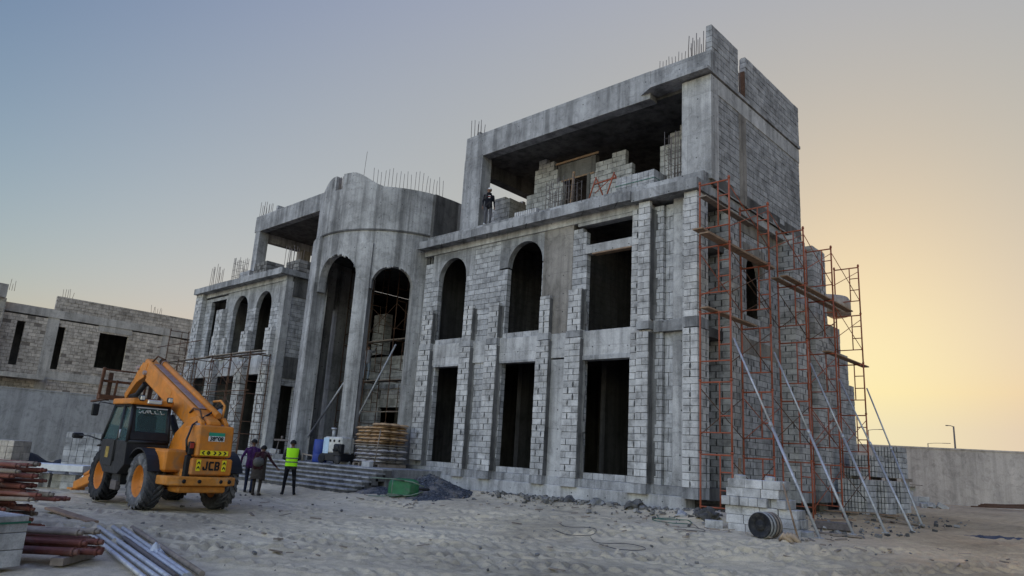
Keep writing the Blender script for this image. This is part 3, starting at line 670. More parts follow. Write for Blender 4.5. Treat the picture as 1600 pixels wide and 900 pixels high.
for (a0, a1, ro) in ((-121, -99, 3.79), (-62, -52.6, 3.74), (-25, -11, 3.70), (-159, -147, 3.70), (-14, 12, 3.62), (-200, -165, 3.62)):
    mb = MB(); st = 4
    for k in range(st):
        a, b = a0 + (a1 - a0) * k / st, a0 + (a1 - a0) * (k + 1) / st
        ring_strip(mb, a, b, TR - .42, ro, .9, .9, 10.46 if ro > 3.75 else 9.9, 10.46 if ro > 3.75 else 9.9)
    part(mb, "tower_leg", M['concdrum'])
mb = MB()   # broken render hanging from the rims of the arches
for (p, q, s) in ARCH[:2]:
    for k in range(12):
        a = rnd.uniform((p + q) / 2 - 6, q - 1); z = arch_low(a); h = rnd.uniform(.03, .13)
        c = V((TC[0] + (TR - .03) * math.cos(math.radians(a)), TC[1] + (TR - .03) * math.sin(math.radians(a)), z - h * .25))
        mb.obox(c, rnd.uniform(.04, .13), rnd.uniform(.08, .14), h, rotm('Z', math.radians(a + 90)) @ rotm('Y', rnd.uniform(-.6, .6)), .5, 0, .02)
part(mb, "broken_arch_edge", M['conclight'])
mb = MB(); circ = [(TC[0] + 3.4 * math.cos(t), TC[1] + 3.4 * math.sin(t)) for t in np.linspace(-PI * 1.08, .08 * PI, 40)]
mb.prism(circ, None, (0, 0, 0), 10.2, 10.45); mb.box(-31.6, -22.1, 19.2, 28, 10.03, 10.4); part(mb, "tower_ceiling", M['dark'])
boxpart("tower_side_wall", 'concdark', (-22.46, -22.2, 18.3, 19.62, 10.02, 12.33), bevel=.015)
boxpart("tower_side_wall", 'conc', (-22.5, -22.05, 18.28, 19.0, .9, 10.02)); boxpart("tower_side_wall", 'conc', (-31.6, -29.3, 19.2, 19.5, 5.8, 10.4))
# hall behind the arches
wall("hall_wall", 'F', 20.5, -31.6, -25.95, .95, 6.05, holes=[(-27.75, -26.0, .9, 3.65), (-28.6, -28.35, 3.95, 4.3), (-27.9, -27.65, 3.95, 4.4), (-31.2, -29.6, .9, 6.1)], lo=.2, hi=.8, vgap=.02)
boxpart("hall_lintel", 'conc', (-28.2, -25.8, 20.46, 20.7, 3.66, 3.92), (-29.2, -25.9, 20.42, 20.8, 4.42, 4.62))
mb = MB(); blocks(mb, 'F', 20.4, -28.65, -27.7, 6.05, 8.1, th=.4, lo=.4, hi=1); part(mb, "block_pier", BM)
wall("hall_wall", 'F', 24.5, -31.6, -22.2, .95, 10.0, lo=.1, hi=.9, mats=[M['concdark'], M['mortar']])  # back wall colour darkened to carry the shade of the deep hall
# podium and steps
boxpart("podium", 'conc', (-31.55, -20.2, 15.5, 18.6, .3, 1.0), bevel=.012)
for k in range(6):
    d = .27 * (6 - k); mb = MB(); x = -28.6 - .06 * k; z0 = .20 + .1335 * k
    while x < -20.05:
        e = min(x + rnd.uniform(1.6, 3.4), -20.0); o = rnd.uniform(-.012, .012); t_ = z0 + .1335 + rnd.uniform(-.008, .008)
        mb.box(x, e - .006, 15.5 - d + .035 + o, 15.5 - d + .4, z0 - .14, t_ - .045, .5, 1); mb.box(x, e - .004, 15.5 - d + o, 15.5 - d + .4, t_ - .045, t_, .5, 0); x = e
    part(mb, "step", [M['conc'], M['concdark']])
# reinforcing bars left standing
def rebar(name, pts, h, r=.011, lean=.04, parent=None, hv=.25):
    mb = MB()
    for (x, y, z) in pts:
        hh = h * (1 - rnd.uniform(0, hv)); a = rnd.uniform(-lean, lean); b = rnd.uniform(-lean, lean)
        mb.tube([(x, y, z - .05), (x + a * hh * .5, y + b * hh * .5, z + hh * .5), (x + a * hh + rnd.uniform(-.02, .02), y + b * hh, z + hh)], r, 5)
    return part(mb, name, M['bars'], parent)
def cage(x0, x1, y0, y1, z, h, nx=4, ny=3, r=.013, ties=0):
    P = [(x0 + (x1 - x0) * i / (nx - 1), y, z) for i in range(nx) for y in (y0, y1)] + [(x, y0 + (y1 - y0) * j / (ny - 1), z) for j in range(1, ny - 1) for x in (x0, x1)]
    o = rebar("column_rebar", P, h, r, .03)
    if ties:
        mb = MB()
        for k in range(ties):
            zz = z + h * .9 * (k + .5) / ties; q = [(x0, y0, zz), (x1, y0, zz), (x1, y1, zz), (x0, y1, zz), (x0, y0, zz)]
            mb.tube(q, .008, 4, smooth=False)
        part(mb, "rebar_ties", M['bars'])
rebar("starter_bars", [(TC[0] + 3.55 * math.cos(math.radians(a)), TC[1] + 3.55 * math.sin(math.radians(a)), 12.35) for a in np.arange(-58, -8, 2.6)], .95, .010, .05)
rebar("starter_bars", [(TC[0] + 3.55 * math.cos(math.radians(a)), TC[1] + 3.55 * math.sin(math.radians(a)), 12.4) for a in np.arange(-88, -81, 1.0)], .75, .012, .05)
rebar("starter_bars", [(-24.6, 16.2, 12.95)], 1.5, .009)
cage(-10.5, -9.95, 18.7, 19.1, 14.5, 1.0, 5, 3); rebar("starter_bars", [(-11.6 + .12 * k, 18.75, 14.5) for k in range(11)], .55, .010, .05)
rebar("starter_bars", [(-9.75, 20.5 + .1 * k, 13.85) for k in range(5)], 1.6, .012, .03); boxpart("column_shutter", 'rust', (-9.82, -9.62, 20.9, 20.96, 13.87, 14.9))
cage(-20.6, -20.2, 18.6, 18.95, 14.5, .95, 3, 3)
cage(-16.35, -15.1, 18.7, 19.2, 10.38, 1.45, 9, 3, .013, 5); cage(-11.35, -10.75, 18.75, 19.3, 10.38, 2.0, 6, 3, .013, 7)
cage(-40.9, -40.2, 17.3, 17.7, 10.0, 1.6, 4, 3); cage(-38.2, -37.35, 17.3, 17.75, 10.0, 1.65, 6, 3, .013, 4); cage(-33.2, -32.3, 17.7, 18.2, 10.0, 1.75, 5, 3)
cage(-38.6, -37.9, 18.6, 19.0, 14.5, .95, 4, 3)
# ------------------------------------------------------------------ neighbouring house, boundary walls, street lamps
house = thing("block_house", "tan block house with dark slit windows behind the grey boundary wall", "house", (-52, 12, .3))
TB = [M['blocktan'], M['mortartan']]
def hp(name, mats, mb): return mb.build(name, mats, house)
XH = -50
mb = MB(); blocks(mb, 'R', XH, 9.3, 34, 3.4, 8.3, holes=[(10.22, 10.66, 5.2, 7.85), (12.40, 12.80, 5.1, 7.85), (14.74, 16.45, 5.5, 7.9), (11.75, 12.38, 0, 9), (18.55, 18.95, 0, 9)], jit=.02, vgap=.02, hgap=.02, lo=.2, hi=.9); hp("block_wall", TB, mb)
mb = MB(); blocks(mb, 'R', XH + .05, 12.0, 34, 8.75, 9.65, jit=.02, vgap=.02, hgap=.02, lo=.1, hi=.7); hp("parapet_wall", TB, mb)
mb = MB(); blocks(mb, 'R', XH, 9.3, 12.0, 8.4, 8.9, jit=.02, lo=.1, hi=.7); hp("parapet_wall", TB, mb)
mb = MB(); mb.box(-50.4, XH + .07, 9.3, 34, 8.28, 8.76); hp("roof_beam", M['househc'], mb)
mb = MB(); mb.box(-50.4, XH + .02, 11.75, 12.38, .3, 8.28); hp("column", M['househc'], mb)
mb = MB(); mb.box(-50.4, XH + .02, 18.55, 18.95, .3, 8.28); hp("column", M['househc'], mb)
mb = MB(); mb.box(-50.3, XH + .03, 14.6, 16.6, 7.9, 8.27); hp("window_lintel", M['househc'], mb)
mb = MB(); mb.box(-50.3, XH + .05, 12.3, 34, 4.55, 5.05); hp("floor_beam", M['househc'], mb)
mb = MB(); mb.box(-51, -49.2, 2, 12.0, 4.45, 4.7); hp("balcony_slab", M['househc'], mb)
mb = MB(); mb.box(-50.9, -49.35, 2, 9.35, 3.4, 8.9); mb.box(-51.2, -49.1, 2, 9.25, 8.9, 9.68); hp("stair_block", M['househc'], mb)
mb = MB(); blocks(mb, 'R', -49.33, 2, 9.3, 4.7, 8.3, jit=.02, lo=.1, hi=.8, vgap=.03); hp("block_wall", TB, mb)
mb = MB(); mb.box(-66, -54, 3, 34, .2, 8.6); mb.box(-66, -50.3, 33.8, 34, .2, 8.7); mb.box(-66, -50.4, 9.4, 34, 8.3, 8.45); mb.box(-66, -50.4, 9.4, 34, 4.6, 4.9); hp("rear_rooms", M['concdark'], mb)
def house_bars(y, n, z=9.6):
    mb = MB()
    for k in range(n): mb.tube([(-50.1, y + .13 * k, z), (-50.1 + rnd.uniform(-.05, .05), y + .13 * k + rnd.uniform(-.06, .06), z + rnd.uniform(.4, .7))], .012, 4)
    hp("starter_bars", M['bars'], mb)
house_bars(12.3, 5); house_bars(17.6, 6); house_bars(9.5, 3, 9.5); house_bars(22, 5)

mb = MB(); mb.box(-45.2, -45.0, -30, 36.8, -.4, 3.62); mb.box(-45.23, -44.97, -30, 36.8, 3.62, 3.68)
for y in np.arange(-28, 36, 4.0): mb.box(-45.0, -44.985, y, y + .3, 0, 3.62, .45)
o = mb.build("boundary_wall", M['render']); tag(o, "long grey rendered wall behind the orange telehandler", "wall")
mb = MB(); a = V((-13.0, 36.82, 0)); b = V((34, 58.6, 0)); d = (b - a).normalized(); nrm = V((d.y, -d.x, 0)); RM = Matrix((d, -nrm, V((0, 0, 1)))).transposed()
L = (b - a).length; mb.obox(a + d * L / 2 + V((0, 0, 1.55)), L, .2, 3.3, RM); mb.obox(a + d * L / 2 + V((0, 0, 3.23)), L + .1, .26, .07, RM)
mb.box(-45.2, -13.0, 36.7, 36.9, -.2, 3.2)
o = mb.build("boundary_wall", M['rendertan']); tag(o, "long warm grey site wall under the glowing sky", "wall")

def lamp(x, y, h, arm, label, r=.07):
    t = thing("street_lamp", label, "street lamp", (x, y, 0), 0, "street lamps beyond the wall")
    mb = MB(); mb.tube([(x, y, -.2), (x, y, h * .5), (x, y, h)], [r, r * .8, r * .6], 8); mb.build("pole", M['bars'], t)
    mb = MB(); mb.tube([(x, y, h - .05), (x + arm * .5, y, h + .06), (x + arm, y, h + .08)], .045, 6); mb.obox((x + arm * 1.25, y, h + .08), abs(arm) * .55, .22, .10, None, .5, 0, .03); mb.build("lamp_head", M['bars'], t)
lamp(-18.4, 90, 7.7, -.5, "tall thin lamp post rising highest above the right wall", .13)
lamp(-35.0, 150, 8.6, 2.4, "small lamp post with its arm pointing right above the wall", .12)
lamp(-36.1, 120, 9.0, 1.5, "lamp post seen between the scaffold legs and the steel props", .09)

# ------------------------------------------------------------------ scaffolds
def frame_mb(x, y, z, w, h, ax='x', r=.027):
    """one scaffold frame: two posts, top bar, inner stub with rungs, low bar. ax: direction the frame spans"""
    mb = MB(); D = V((1, 0, 0)) if ax == 'x' else V((0, 1, 0)); o = V((x, y, z)); U = V((0, 0, 1))
    mb.tube([o, o + U * (h + .06)], r, 7); mb.tube([o + D * w, o + D * w + U * (h + .06)], r, 7)
    for k in (0, 1): mb.tube([o + D * w * k + U * (h - .03), o + D * w * k + U * (h + .03)], r * 1.5, 7)
    top = o + U * (h - .06); mb.tube([top, top + D * w], r * .9, 6)
    s = o + D * w * .63; mb.tube([s + U * (h * .27), s + U * (h - .06)], r * .75, 6)
    for f in (.74, .50): mb.tube([s + U * h * f, o + D * w + U * h * f], r * .7, 5)
    mb.tube([o + U * h * .27, o + D * w + U * h * .27], r * .75, 6)
    return mb
def brace_mb(p, q, r=.014):
    mb = MB(); mb.tube([p, q], r, 5); return mb
sc1 = thing("frame_scaffold", "tall red tubular frame scaffold along the villa's right side wall", "scaffold", (-9, 22.8, .4))
FY = (17.45, 20.0, 22.75, 25.3, 28.2); XI, XO = -9.42, -8.53
for i, y in enumerate(FY):
    zb = min(hz(XI, y), hz(XO, y)) - .06
    for k in range(5):
        z0 = .20 + 1.88 * k
        frame_mb(XI, y, z0, XO - XI, 1.88, 'x').build("scaffold_frame", M['redpaint'], sc1)
    if i < 4:
        y2 = FY[i + 1]
        for k in range(5):
            z0 = .20 + 1.88 * k
            for x in ((XO,) if k % 2 == 0 else (XO, XI)):
                if rnd.random() < .18: continue
                mb = MB(); mb.tube([(x, y, z0 + .45), (x, y2, z0 + 1.65)], .013, 5); mb.tube([(x + .02, y, z0 + 1.65), (x + .02, y2, z0 + .45)], .013, 5)
                mb.build("cross_brace", M['redpaint'] if rnd.random() < .5 else M['rust'], sc1)
def plank(x0, y0, z, x1, y1, w, label, group="planks laid on the red scaffold", mat='wood', th=.045, dz=0):
    d = V((x1 - x0, y1 - y0, dz)); L = d.length; dx = d.normalized(); up_ = V((0, 0, 1)); side = up_.cross(dx).normalized(); up_ = dx.cross(side)
    mb = MB(); mb.obox(V((x0, y0, z)) + d / 2, L, w, th, Matrix((dx, side, up_)).transposed(), .5, 0, .006)
    return tag(mb.build("scaffold_plank", M[mat]), label, "plank", group)
def deck(k): return .20 + 1.88 * k - .06 + .022 + .024
plank(-8.72, 16.35, deck(4), -8.72, 20.6, .27, "scaffold plank poking furthest past the villa corner, upper level")
plank(-9.12, 16.75, deck(4) + .30, -9.12, 21.4, .30, "wide plank just above and behind the longest overhanging one"); plank(-9.0, 16.9, deck(3), -9.0, 19.9, .24, "short plank on the middle level at the villa corner")
plank(-8.72, 21.5, deck(4), -8.72, 27.6, .23, "outer long plank under the rounded balcony"); plank(-9.05, 21.6, deck(4), -9.05, 27.3, .23, "inner long plank under the rounded balcony")
plank(-8.75, 25.0, deck(3), -8.75, 29.2, .25, "lower plank sticking out of the far scaffold end"); plank(-9.2, 17.2, deck(5) - .48, -9.2, 20.3, .22, "dark plank at the small opening high on the side wall", mat='woodgrey')
PR = [(-6.14, 16.68, 5.05, 0), (-6.22, 19.09, 5.05, 1), (-6.01, 20.9, 5.1, 2), (-5.81, 22.6, 4.9, 3), (-6.4, 26.0, 4.9, 4)]
PL = ["steel prop nearest the block stack, leaning on the scaffold", "second leaning steel prop, its foot behind the block stack", "middle one of the five leaning steel props", "fourth leaning steel prop, crossing the back pallets", "farthest leaning steel prop, standing against open sky"]
for (x, y, zt, i), lb in zip(PR, PL):
    q = V((XO + .06, FY[i] + .05, zt)); p = V((x, y, hz(x, y) + .02)); mb = MB(); m_ = p.lerp(q, .52)
    mb.tube([p, m_], .034, 8); mb.tube([m_ - (q - p).normalized() * .05, q], .026, 8); mb.tube([m_ - (q - p).normalized() * .06, m_ + (q - p).normalized() * .06], .045, 8)
    mb.obox(p, .14, .14, .02, None)
    tag(mb.build("raking_prop", M['galv']), lb, "steel prop", "steel props leaning on the scaffold")
# left wing scaffold
sc2 = thing("frame_scaffold", "rusty scaffold standing in front of the villa's left wing", "scaffold", (-35, 16, .3))
FX = (-40.6, -38.9, -36.9, -34.9, -32.9, -31.0)
for i, x in enumerate(FX):
    n = 4 if i < 1 else 3
    for k in range(n): frame_mb(x, 15.45, .22 + 1.8 * k, 1.0, 1.8, 'y', .024).build("scaffold_frame", M['rust'], sc2)
    if i < 5:
        for k in range(3):
            z0 = .22 + 1.8 * k; x2 = FX[i + 1]; mb = MB(); mb.tube([(x, 15.45, z0 + .4), (x2, 15.45, z0 + 1.6)], .014, 5); mb.tube([(x, 15.47, z0 + 1.6), (x2, 15.47, z0 + .4)], .014, 5); mb.build("cross_brace", M['rust'], sc2)
for z in (3.85, 6.5):
    mb = MB(); mb.tube([(-42, 15.43, z), (-36.2 if z > 6 else -30.6, 15.43, z + .03)], .022, 6); mb.build("ledger", M['rust'], sc2)
plank(-41.2, 15.75, .22 + 5.4 + .04, -36.0, 15.75, .26, "plank on the left scaffold in front of the tall window", "planks on the left scaffold", 'woodgrey'); plank(-36.2, 15.8, .22 + 5.4 + .09, -30.4, 15.75, .28, "plank on the left scaffold below the two arched windows", "planks on the left scaffold", 'woodgrey')
plank(-36, 16.1, .22 + 5.4 + .04, -31, 16.1, .26, "inner plank against the pilasters of the left wing", "planks on the left scaffold", 'woodgrey')
for (x0, y0, x1, zt, lb) in ((-42.4, 14.4, -40.2, 4.4, "pale prop leaning on the left end of the villa"), (-37.6, 14.9, -38.2, 4.9, "pale upright prop between the left wing pilasters")):
    mb = MB(); mb.tube([(x0, y0, hz(x0, y0)), (x1, 15.4, zt)], .03, 7); tag(mb.build("raking_prop", M['galv']), lb, "steel prop", "steel props at the left wing")
# scaffold inside the hall
sc3 = thing("frame_scaffold", "dark scaffold inside the villa's entrance hall", "scaffold", (-27, 19.5, 1.0))
for x in (-28.9, -27.0, -25.1, -23.4):
    for k in range(5): frame_mb(x, 19.0, 1.0 + 1.8 * k, .85, 1.8, 'y', .022).build("scaffold_frame", M['rust'], sc3)
for (a, b) in ((-28.9, -27.0), (-27.0, -25.1), (-25.1, -23.4)):
    for k in (0, 3): mb = MB(); z0 = 1 + 1.8 * k; mb.tube([(a, 19, z0 + .4), (b, 19, z0 + 1.6)], .014, 5); mb.tube([(a, 19.03, z0 + 1.6), (b, 19.03, z0 + .4)], .014, 5); mb.build("cross_brace", M['rust'], sc3)
mb = MB(); mb.tube([(-28.6, 18.97, 3.2), (-23.2, 18.97, 3.24)], .024, 6); mb.build("ledger", M['woodgrey'], sc3)
plank(-29.2, 19.3, 1 + 3.6 + .03, -23.5, 19.3, .3, "plank the worker in the entrance hall stands on", "planks inside the entrance hall", 'woodgrey'); plank(-29.2, 19.6, 1 + 3.6 + .03, -23.4, 19.6, .28, "plank behind the feet of the worker in the hall", "planks inside the entrance hall", 'woodgrey')
plank(-29.4, 19.35, 1 + 5.4 + .03, -23.3, 19.35, .3, "plank above the head of the worker in the hall", "planks inside the entrance hall", 'woodgrey')
for (p, q, lb) in (((-28.75, 17.0, 1.02), (-25.2, 17.3, 5.1), "long prop leaning behind the middle tower leg"), ((-28.2, 17.4, 2.2), (-25.5, 17.5, 5.0), "thin dark prop beside the long one behind the middle leg"), ((-27.4, 18.2, 1.02), (-24.1, 18.4, 6.0), "steel prop leaning across the right entrance arch")):
    mb = MB(); mb.tube([p, q], .04 if 'thin' not in lb else .022, 8); tag(mb.build("raking_prop", M['galv'] if 'thin' not in lb else M['bars']), lb, "steel prop", "steel props in the entrance arches")
# ------------------------------------------------------------------ telehandler
M['orange'] = mat_simple("machine_orange", (.56, .19, .018), .5, 0, .22, 3, True, .8, (.24, .15, .08), .08, .35)
M['orangeworn'] = mat_simple("worn_orange", (.52, .20, .03), .6, 0, .3, 6, True, .95, (.30, .23, .15), .15, .3)
M['scuffed'] = mat_simple("scuffed_steel", (.30, .22, .20), .5, .2, .35, 5, True, .7, (.16, .10, .07))
M['tyre'] = mat_simple("dusty_rubber", (.085, .085, .088), .9, 0, .4, 6, True, .95, (.30, .29, .28), .25, .2)
M['tyredark'] = mat_simple("dark_rubber", (.022, .023, .026), .85, 0, .4, 6, True, .6, (.12, .11, .10), .25, .2)
M['cabblack'] = mat_simple("cab_black", (.012, .013, .015), .5, 0, .2, 6, True, .35, (.07, .065, .06), .05, .35)
M['chrome'] = mat_simple("chromed_rod", (.7, .72, .75), .2, .9, .1, 6, bump=0)
M['yellow'] = mat_simple("reflective_yellow", (.75, .62, .02), .5, 0, .1, 9, bump=0)
M['ink'] = mat_simple("black_ink", (.01, .01, .011), .6, 0, .1, 9, bump=0)
M['platewhite'] = mat_simple("plate_white", (.62, .63, .62), .5, 0, .1, 9, bump=0); M['plategreen'] = mat_simple("plate_green", (.02, .26, .16), .5, 0, .1, 9, bump=0)
M['lampglass'] = mat_simple("lamp_lens", (.55, .56, .56), .15, .3, .1, 9, bump=0); M['redlens'] = mat_simple("red_lens", (.28, .03, .02), .3, 0, .2, 9, bump=0)
def mat_glass(name, col, rough=.04):
    t = NT(name); t.base(col); t.rough(rough); t.b.inputs["Transmission Weight"].default_value = .92; t.b.inputs["IOR"].default_value = 1.12; t.b.inputs["Specular IOR Level"].default_value = .6; return t.mat
M['cabglass'] = mat_glass("tinted_cab_glass", (.34, .50, .50))

tele = thing("telehandler", "orange telehandler with raised boom and dusty tyres, parked before the villa", "telehandler", (-19, 7.65, 0))
def tp(mb, name, mat, parent=None, bevel=0, label=None):
    o = mb.build(name, M[mat] if isinstance(mat, str) else mat, parent or tele, True, bevel)
    if label: o["label"] = label
    return o
RY = rotm('X', PI / 2)      # lathe axis along -Y
def make_wheel(cx, cy, side, r=.635, dust=True):
    """side -1: outer face towards -Y"""
    Mx = RY if side < 0 else rotm('X', -PI / 2); o = V((cx, cy, r - .02)); s = r / .64
    rim = MB(); rim.lathe([(.0, .02), (.10, .02), (.12, .06), (.16, .05), (.24, -.02), (.31, .02), (.335, .12), (.36, .165), (.37, .17), (.37, -.17), (.30, -.15), (.0, -.1)], Mx, o, 28)
    for k in range(8):
        a = 2 * PI * k / 8; rim.lathe([(0, .02), (.02, .02), (.02, 0), (0, 0)], Mx, o + Mx @ V((.19 * math.cos(a), .19 * math.sin(a), .04)), 6)
    ro = tp(rim, "wheel", 'orange')
    ty = MB(); ty.lathe([(.355, .15), (.365, .185), (.42, .205), (.51, .212), (.565, .20), (.592, .16), (.598, 0), (.592, -.16), (.565, -.20), (.51, -.212), (.42, -.205), (.365, -.185), (.355, -.15)], Mx, o, 40)
    N = 20
    for sd in (-1, 1):
        for k in range(N):
            t0 = 2 * PI * (k + (.5 if sd > 0 else 0)) / N; vs = []
            for j in range(5):
                y = sd * (.0 + .208 * j / 4); t = t0 + .42 * (j / 4) * 1.0; w = .042 + .012 * j / 4
                for (rr, dt) in ((.55 if j > 3 else .585, -w / .6), (.55 if j > 3 else .585, w / .6), (r - (.03 if j > 3 else 0), w * .8 / .6), (r - (.03 if j > 3 else 0), -w * .8 / .6)):
                    vs.append(o + Mx @ V((rr * math.cos(t + dt), rr * math.sin(t + dt), y)))
            fs = [(0, 1, 2, 3), (19, 18, 17, 16)]
            for j in range(4):
                for q in range(4): fs.append((j * 4 + q, j * 4 + (q + 1) % 4, j * 4 + 4 + (q + 1) % 4, j * 4 + 4 + q))
            ty.add(vs, fs)
    tp(ty, "tyre", 'tyre' if dust else 'tyredark', ro)
make_wheel(-17.75, 6.76, -1); make_wheel(-20.35, 6.76, -1, dust=False); make_wheel(-17.75, 8.52, 1); make_wheel(-20.35, 8.52, 1, dust=False)
mb = MB(); mb.prism([(-16.75, .62), (-16.75, .95), (-18.0, 1.0), (-20.9, .95), (-21.3, .75), (-21.2, .5), (-17.2, .48)], rotm('X', PI / 2), (0, 0, 0), -8.0, -7.15); tp(mb, "chassis", 'orangeworn', bevel=.02)
for x in (-17.75, -20.35):
    mb = MB(); mb.tube([(x, 6.9, .62), (x, 7.65, .58), (x, 8.4, .62)], [.13, .19, .13], 10); mb.obox((x, 7.65, .6), .34, .5, .36, None, .5, 0, .06); tp(mb, "axle", 'cabblack')
# boom tower, engine pod and rear
mb = MB(); mb.prism([(-16.78, .72), (-16.70, 1.55), (-16.80, 2.02), (-17.0, 2.16), (-17.5, 2.12), (-18.15, 1.75), (-18.45, 1.35), (-18.5, .8)], rotm('X', PI / 2), (0, 0, 0), -7.52, -7.42); tp(mb, "tower_plate", 'orange', bevel=.015)
mb = MB(); mb.prism([(-16.78, .72), (-16.70, 1.55), (-16.80, 2.02), (-17.0, 2.16), (-17.5, 2.12), (-18.15, 1.75), (-18.45, 1.35), (-18.5, .8)], rotm('X', PI / 2), (0, 0, 0), -8.1, -8.0); tp(mb, "tower_plate", 'orange', bevel=.015)
mb = MB(); mb.obox((-17.55, 7.08, 1.12), 1.3, .62, .5, None, .5, 0, .05); tp(mb, "side_panel", 'orange', bevel=.01)
mb = MB(); mb.tube([(-16.9, 7.36, 1.9), (-16.9, 8.16, 1.9)], .10, 16); tp(mb, "boom_pivot", 'scuffed')
mb = MB(); mb.obox((-17.0, 7.74, 1.58), .86, .84, .72, rotm('Y', -.05), .5, 0, .035); tp(mb, "counterweight", 'orange', bevel=.01)
mb = MB(); mb.obox((-16.98, 7.73, 1.02), .86, .96, .38, None, .5, 0, .03); tp(mb, "lower_counterweight", 'orange', bevel=.01)
mb = MB(); mb.prism([(-17.1, 6.72), (-16.62, 6.78), (-16.48, 6.98), (-16.46, 8.1), (-16.6, 8.36), (-17.1, 8.4)], None, (0, 0, 0), .60, .80); tp(mb, "bumper", 'orangeworn', bevel=.03)
mb = MB(); mb.obox((-16.9, 7.6, .52), .6, 1.1, .16, None, .5, 0, .03); tp(mb, "drawbar", 'orangeworn')
for y in (7.1, 7.45, 7.95, 8.15):
    mb = MB(); mb.lathe([(0, 0), (.045, 0), (.045, .012), (0, .012)], rotm('Y', PI / 2), (-16.474, y, .70), 10); tp(mb, "bumper_hole", 'ink')
# signs on the rear
def text_part(txt, size, loc, rot, mat, name, parent, sx=1.0, extr=.004, bold=0.0):
    cu = bpy.data.curves.new("lettering", 'FONT'); cu.body = txt; cu.size = size; cu.extrude = extr; cu.align_x = 'CENTER'; cu.align_y = 'CENTER'; cu.offset = bold
    t = bpy.data.objects.new("lettering_tmp", cu); C.objects.link(t); dg = bpy.context.evaluated_depsgraph_get(); me = bpy.data.meshes.new_from_object(t.evaluated_get(dg)); bpy.data.objects.remove(t)
    mw = Matrix.Translation(loc) @ rot.to_4x4() @ Matrix.Diagonal((sx, 1, 1, 1)); me.transform(mw)
    me.materials.clear(); me.materials.append(M[mat] if isinstance(mat, str) else mat)
    o = bpy.data.objects.new(name, me); C.objects.link(o); o.parent = parent; o.matrix_parent_inverse = root_matrix(parent).inverted(); return o
FACE = Matrix((V((0, 1, 0)), V((0, 0, 1)), V((1, 0, 0)))).transposed()    # text reads along +Y, up +Z, faces +X
rx = lambda z: -16.565 + (z - 1.58) * -.05
mb = MB(); mb.box(rx(1.70) + .001, rx(1.70) + .012, 7.55, 7.93, 1.60, 1.80); pl = tp(mb, "number_plate", 'platewhite')
mb = MB(); mb.box(rx(1.78) + .004, rx(1.78) + .017, 7.55, 7.93, 1.72, 1.80); tp(mb, "plate_band", 'plategreen', pl)
text_part("38908", .13, V((rx(1.66) + .014, 7.74, 1.655)), FACE, 'ink', "plate_number", pl, 1.0, .003, .004)
def chev(y, z, w, h, d, x):
    """black arrowhead pointing along d (unit 2-D in the rear face)"""
    m_ = MB(); s = V((-d[1], d[0])); P = [(-.5, .5), (.0, .5), (.5, 0), (.0, -.5), (-.5, -.5), (.0, 0)]
    q = [(y + d[0] * a * w + s[0] * b * h, z + d[1] * a * w + s[1] * b * h) for a, b in P]
    vs = [(x, p[0], p[1]) for p in q] + [(x + .004, p[0], p[1]) for p in q]
    m_.add(vs, [(6, 7, 8, 11), (11, 8, 9, 10)]); return m_
mb = MB(); z = 1.335; X0 = rx(1.33) + .002; mb.box(X0, X0 + .008, 7.40, 8.06, z - .055, z + .055); st = tp(mb, "hazard_strip", 'yellow')
for y, d in ((7.47, (-1, 0)), (7.58, (-1, 0)), (7.60, (1, 0)), (7.74, (1, 0)), (7.86, (1, 0)), (7.98, (1, 0))): tp(chev(y, z, .085, .085, d, X0 + .006), "chevron_mark", 'ink', st)
X1 = -16.548
for y in (7.40, 8.0):
    mb = MB(); mb.box(X1, X1 + .008, y - .05, y + .05, .93, 1.18); st = tp(mb, "hazard_strip", 'yellow')
    for z in (1.0, 1.105): tp(chev(y, z, .09, .07, (0, 1), X1 + .006), "chevron_mark", 'ink', st)
def block_letters(word, y0, z0, h, w, gap, st, x, name, mat):
    G = {'J': [(1 - st, 1, .2, 1), (.0, st, .12, .42), (.12, .88, 0, .22)], 'C': [(0, st, .12, .88), (.12, 1, .78, 1), (.12, 1, 0, .22)], 'B': [(0, st, 0, 1), (st, .86, .80, 1), (st, .86, .41, .59), (st, .86, 0, .20), (.86 - st * .55, 1, .55, .88), (.86 - st * .55, 1, .12, .45)]}
    m_ = MB()
    for i, ch_ in enumerate(word):
        for (a, b, c, d) in G[ch_]: ya = y0 + i * (w + gap); m_.box(x, x + .005 + .0006 * i, ya + a * w, ya + b * w, z0 + c * h, z0 + d * h)
    return tp(m_, name, mat)
block_letters("JCB", 7.50, .945, .20, .115, .025, .34, X1 + .002, "maker_lettering", 'ink')
mb = MB(); mb.obox((-16.72, 7.24, 1.42), .10, .12, .30, None, .5, 0, .02); tl = tp(mb, "tail_light", 'ink'); mb = MB(); mb.obox((-16.665, 7.24, 1.48), .02, .09, .12, None, .5, 0, .005); tp(mb, "lens", 'redlens', tl)
mb = MB(); mb.obox((-16.72, 7.22, 1.02), .10, .16, .5, None, .5, 0, .03); tp(mb, "rear_grille", 'ink')
mb = MB(); mb.tube([(-16.75, 7.18, 1.32), (-16.8, 7.15, 1.6), (-16.95, 7.3, 1.95), (-17.2, 7.85, 2.3), (-17.4, 8.2, 2.5)], .025, 7); tp(mb, "hose", 'cabblack')
mb = MB(); mb.tube([(-16.85, 7.5, 2.0), (-17.05, 7.46, 2.3), (-17.5, 7.5, 2.35), (-17.8, 7.55, 2.25)], .022, 7); tp(mb, "hose", 'rust')
mb = MB(); mb.tube([(-17.0, 8.0, 2.1), (-17.15, 8.1, 2.45), (-17.4, 8.1, 2.58), (-17.7, 8.05, 2.56)], .03, 7); tp(mb, "hose", 'orangeworn')
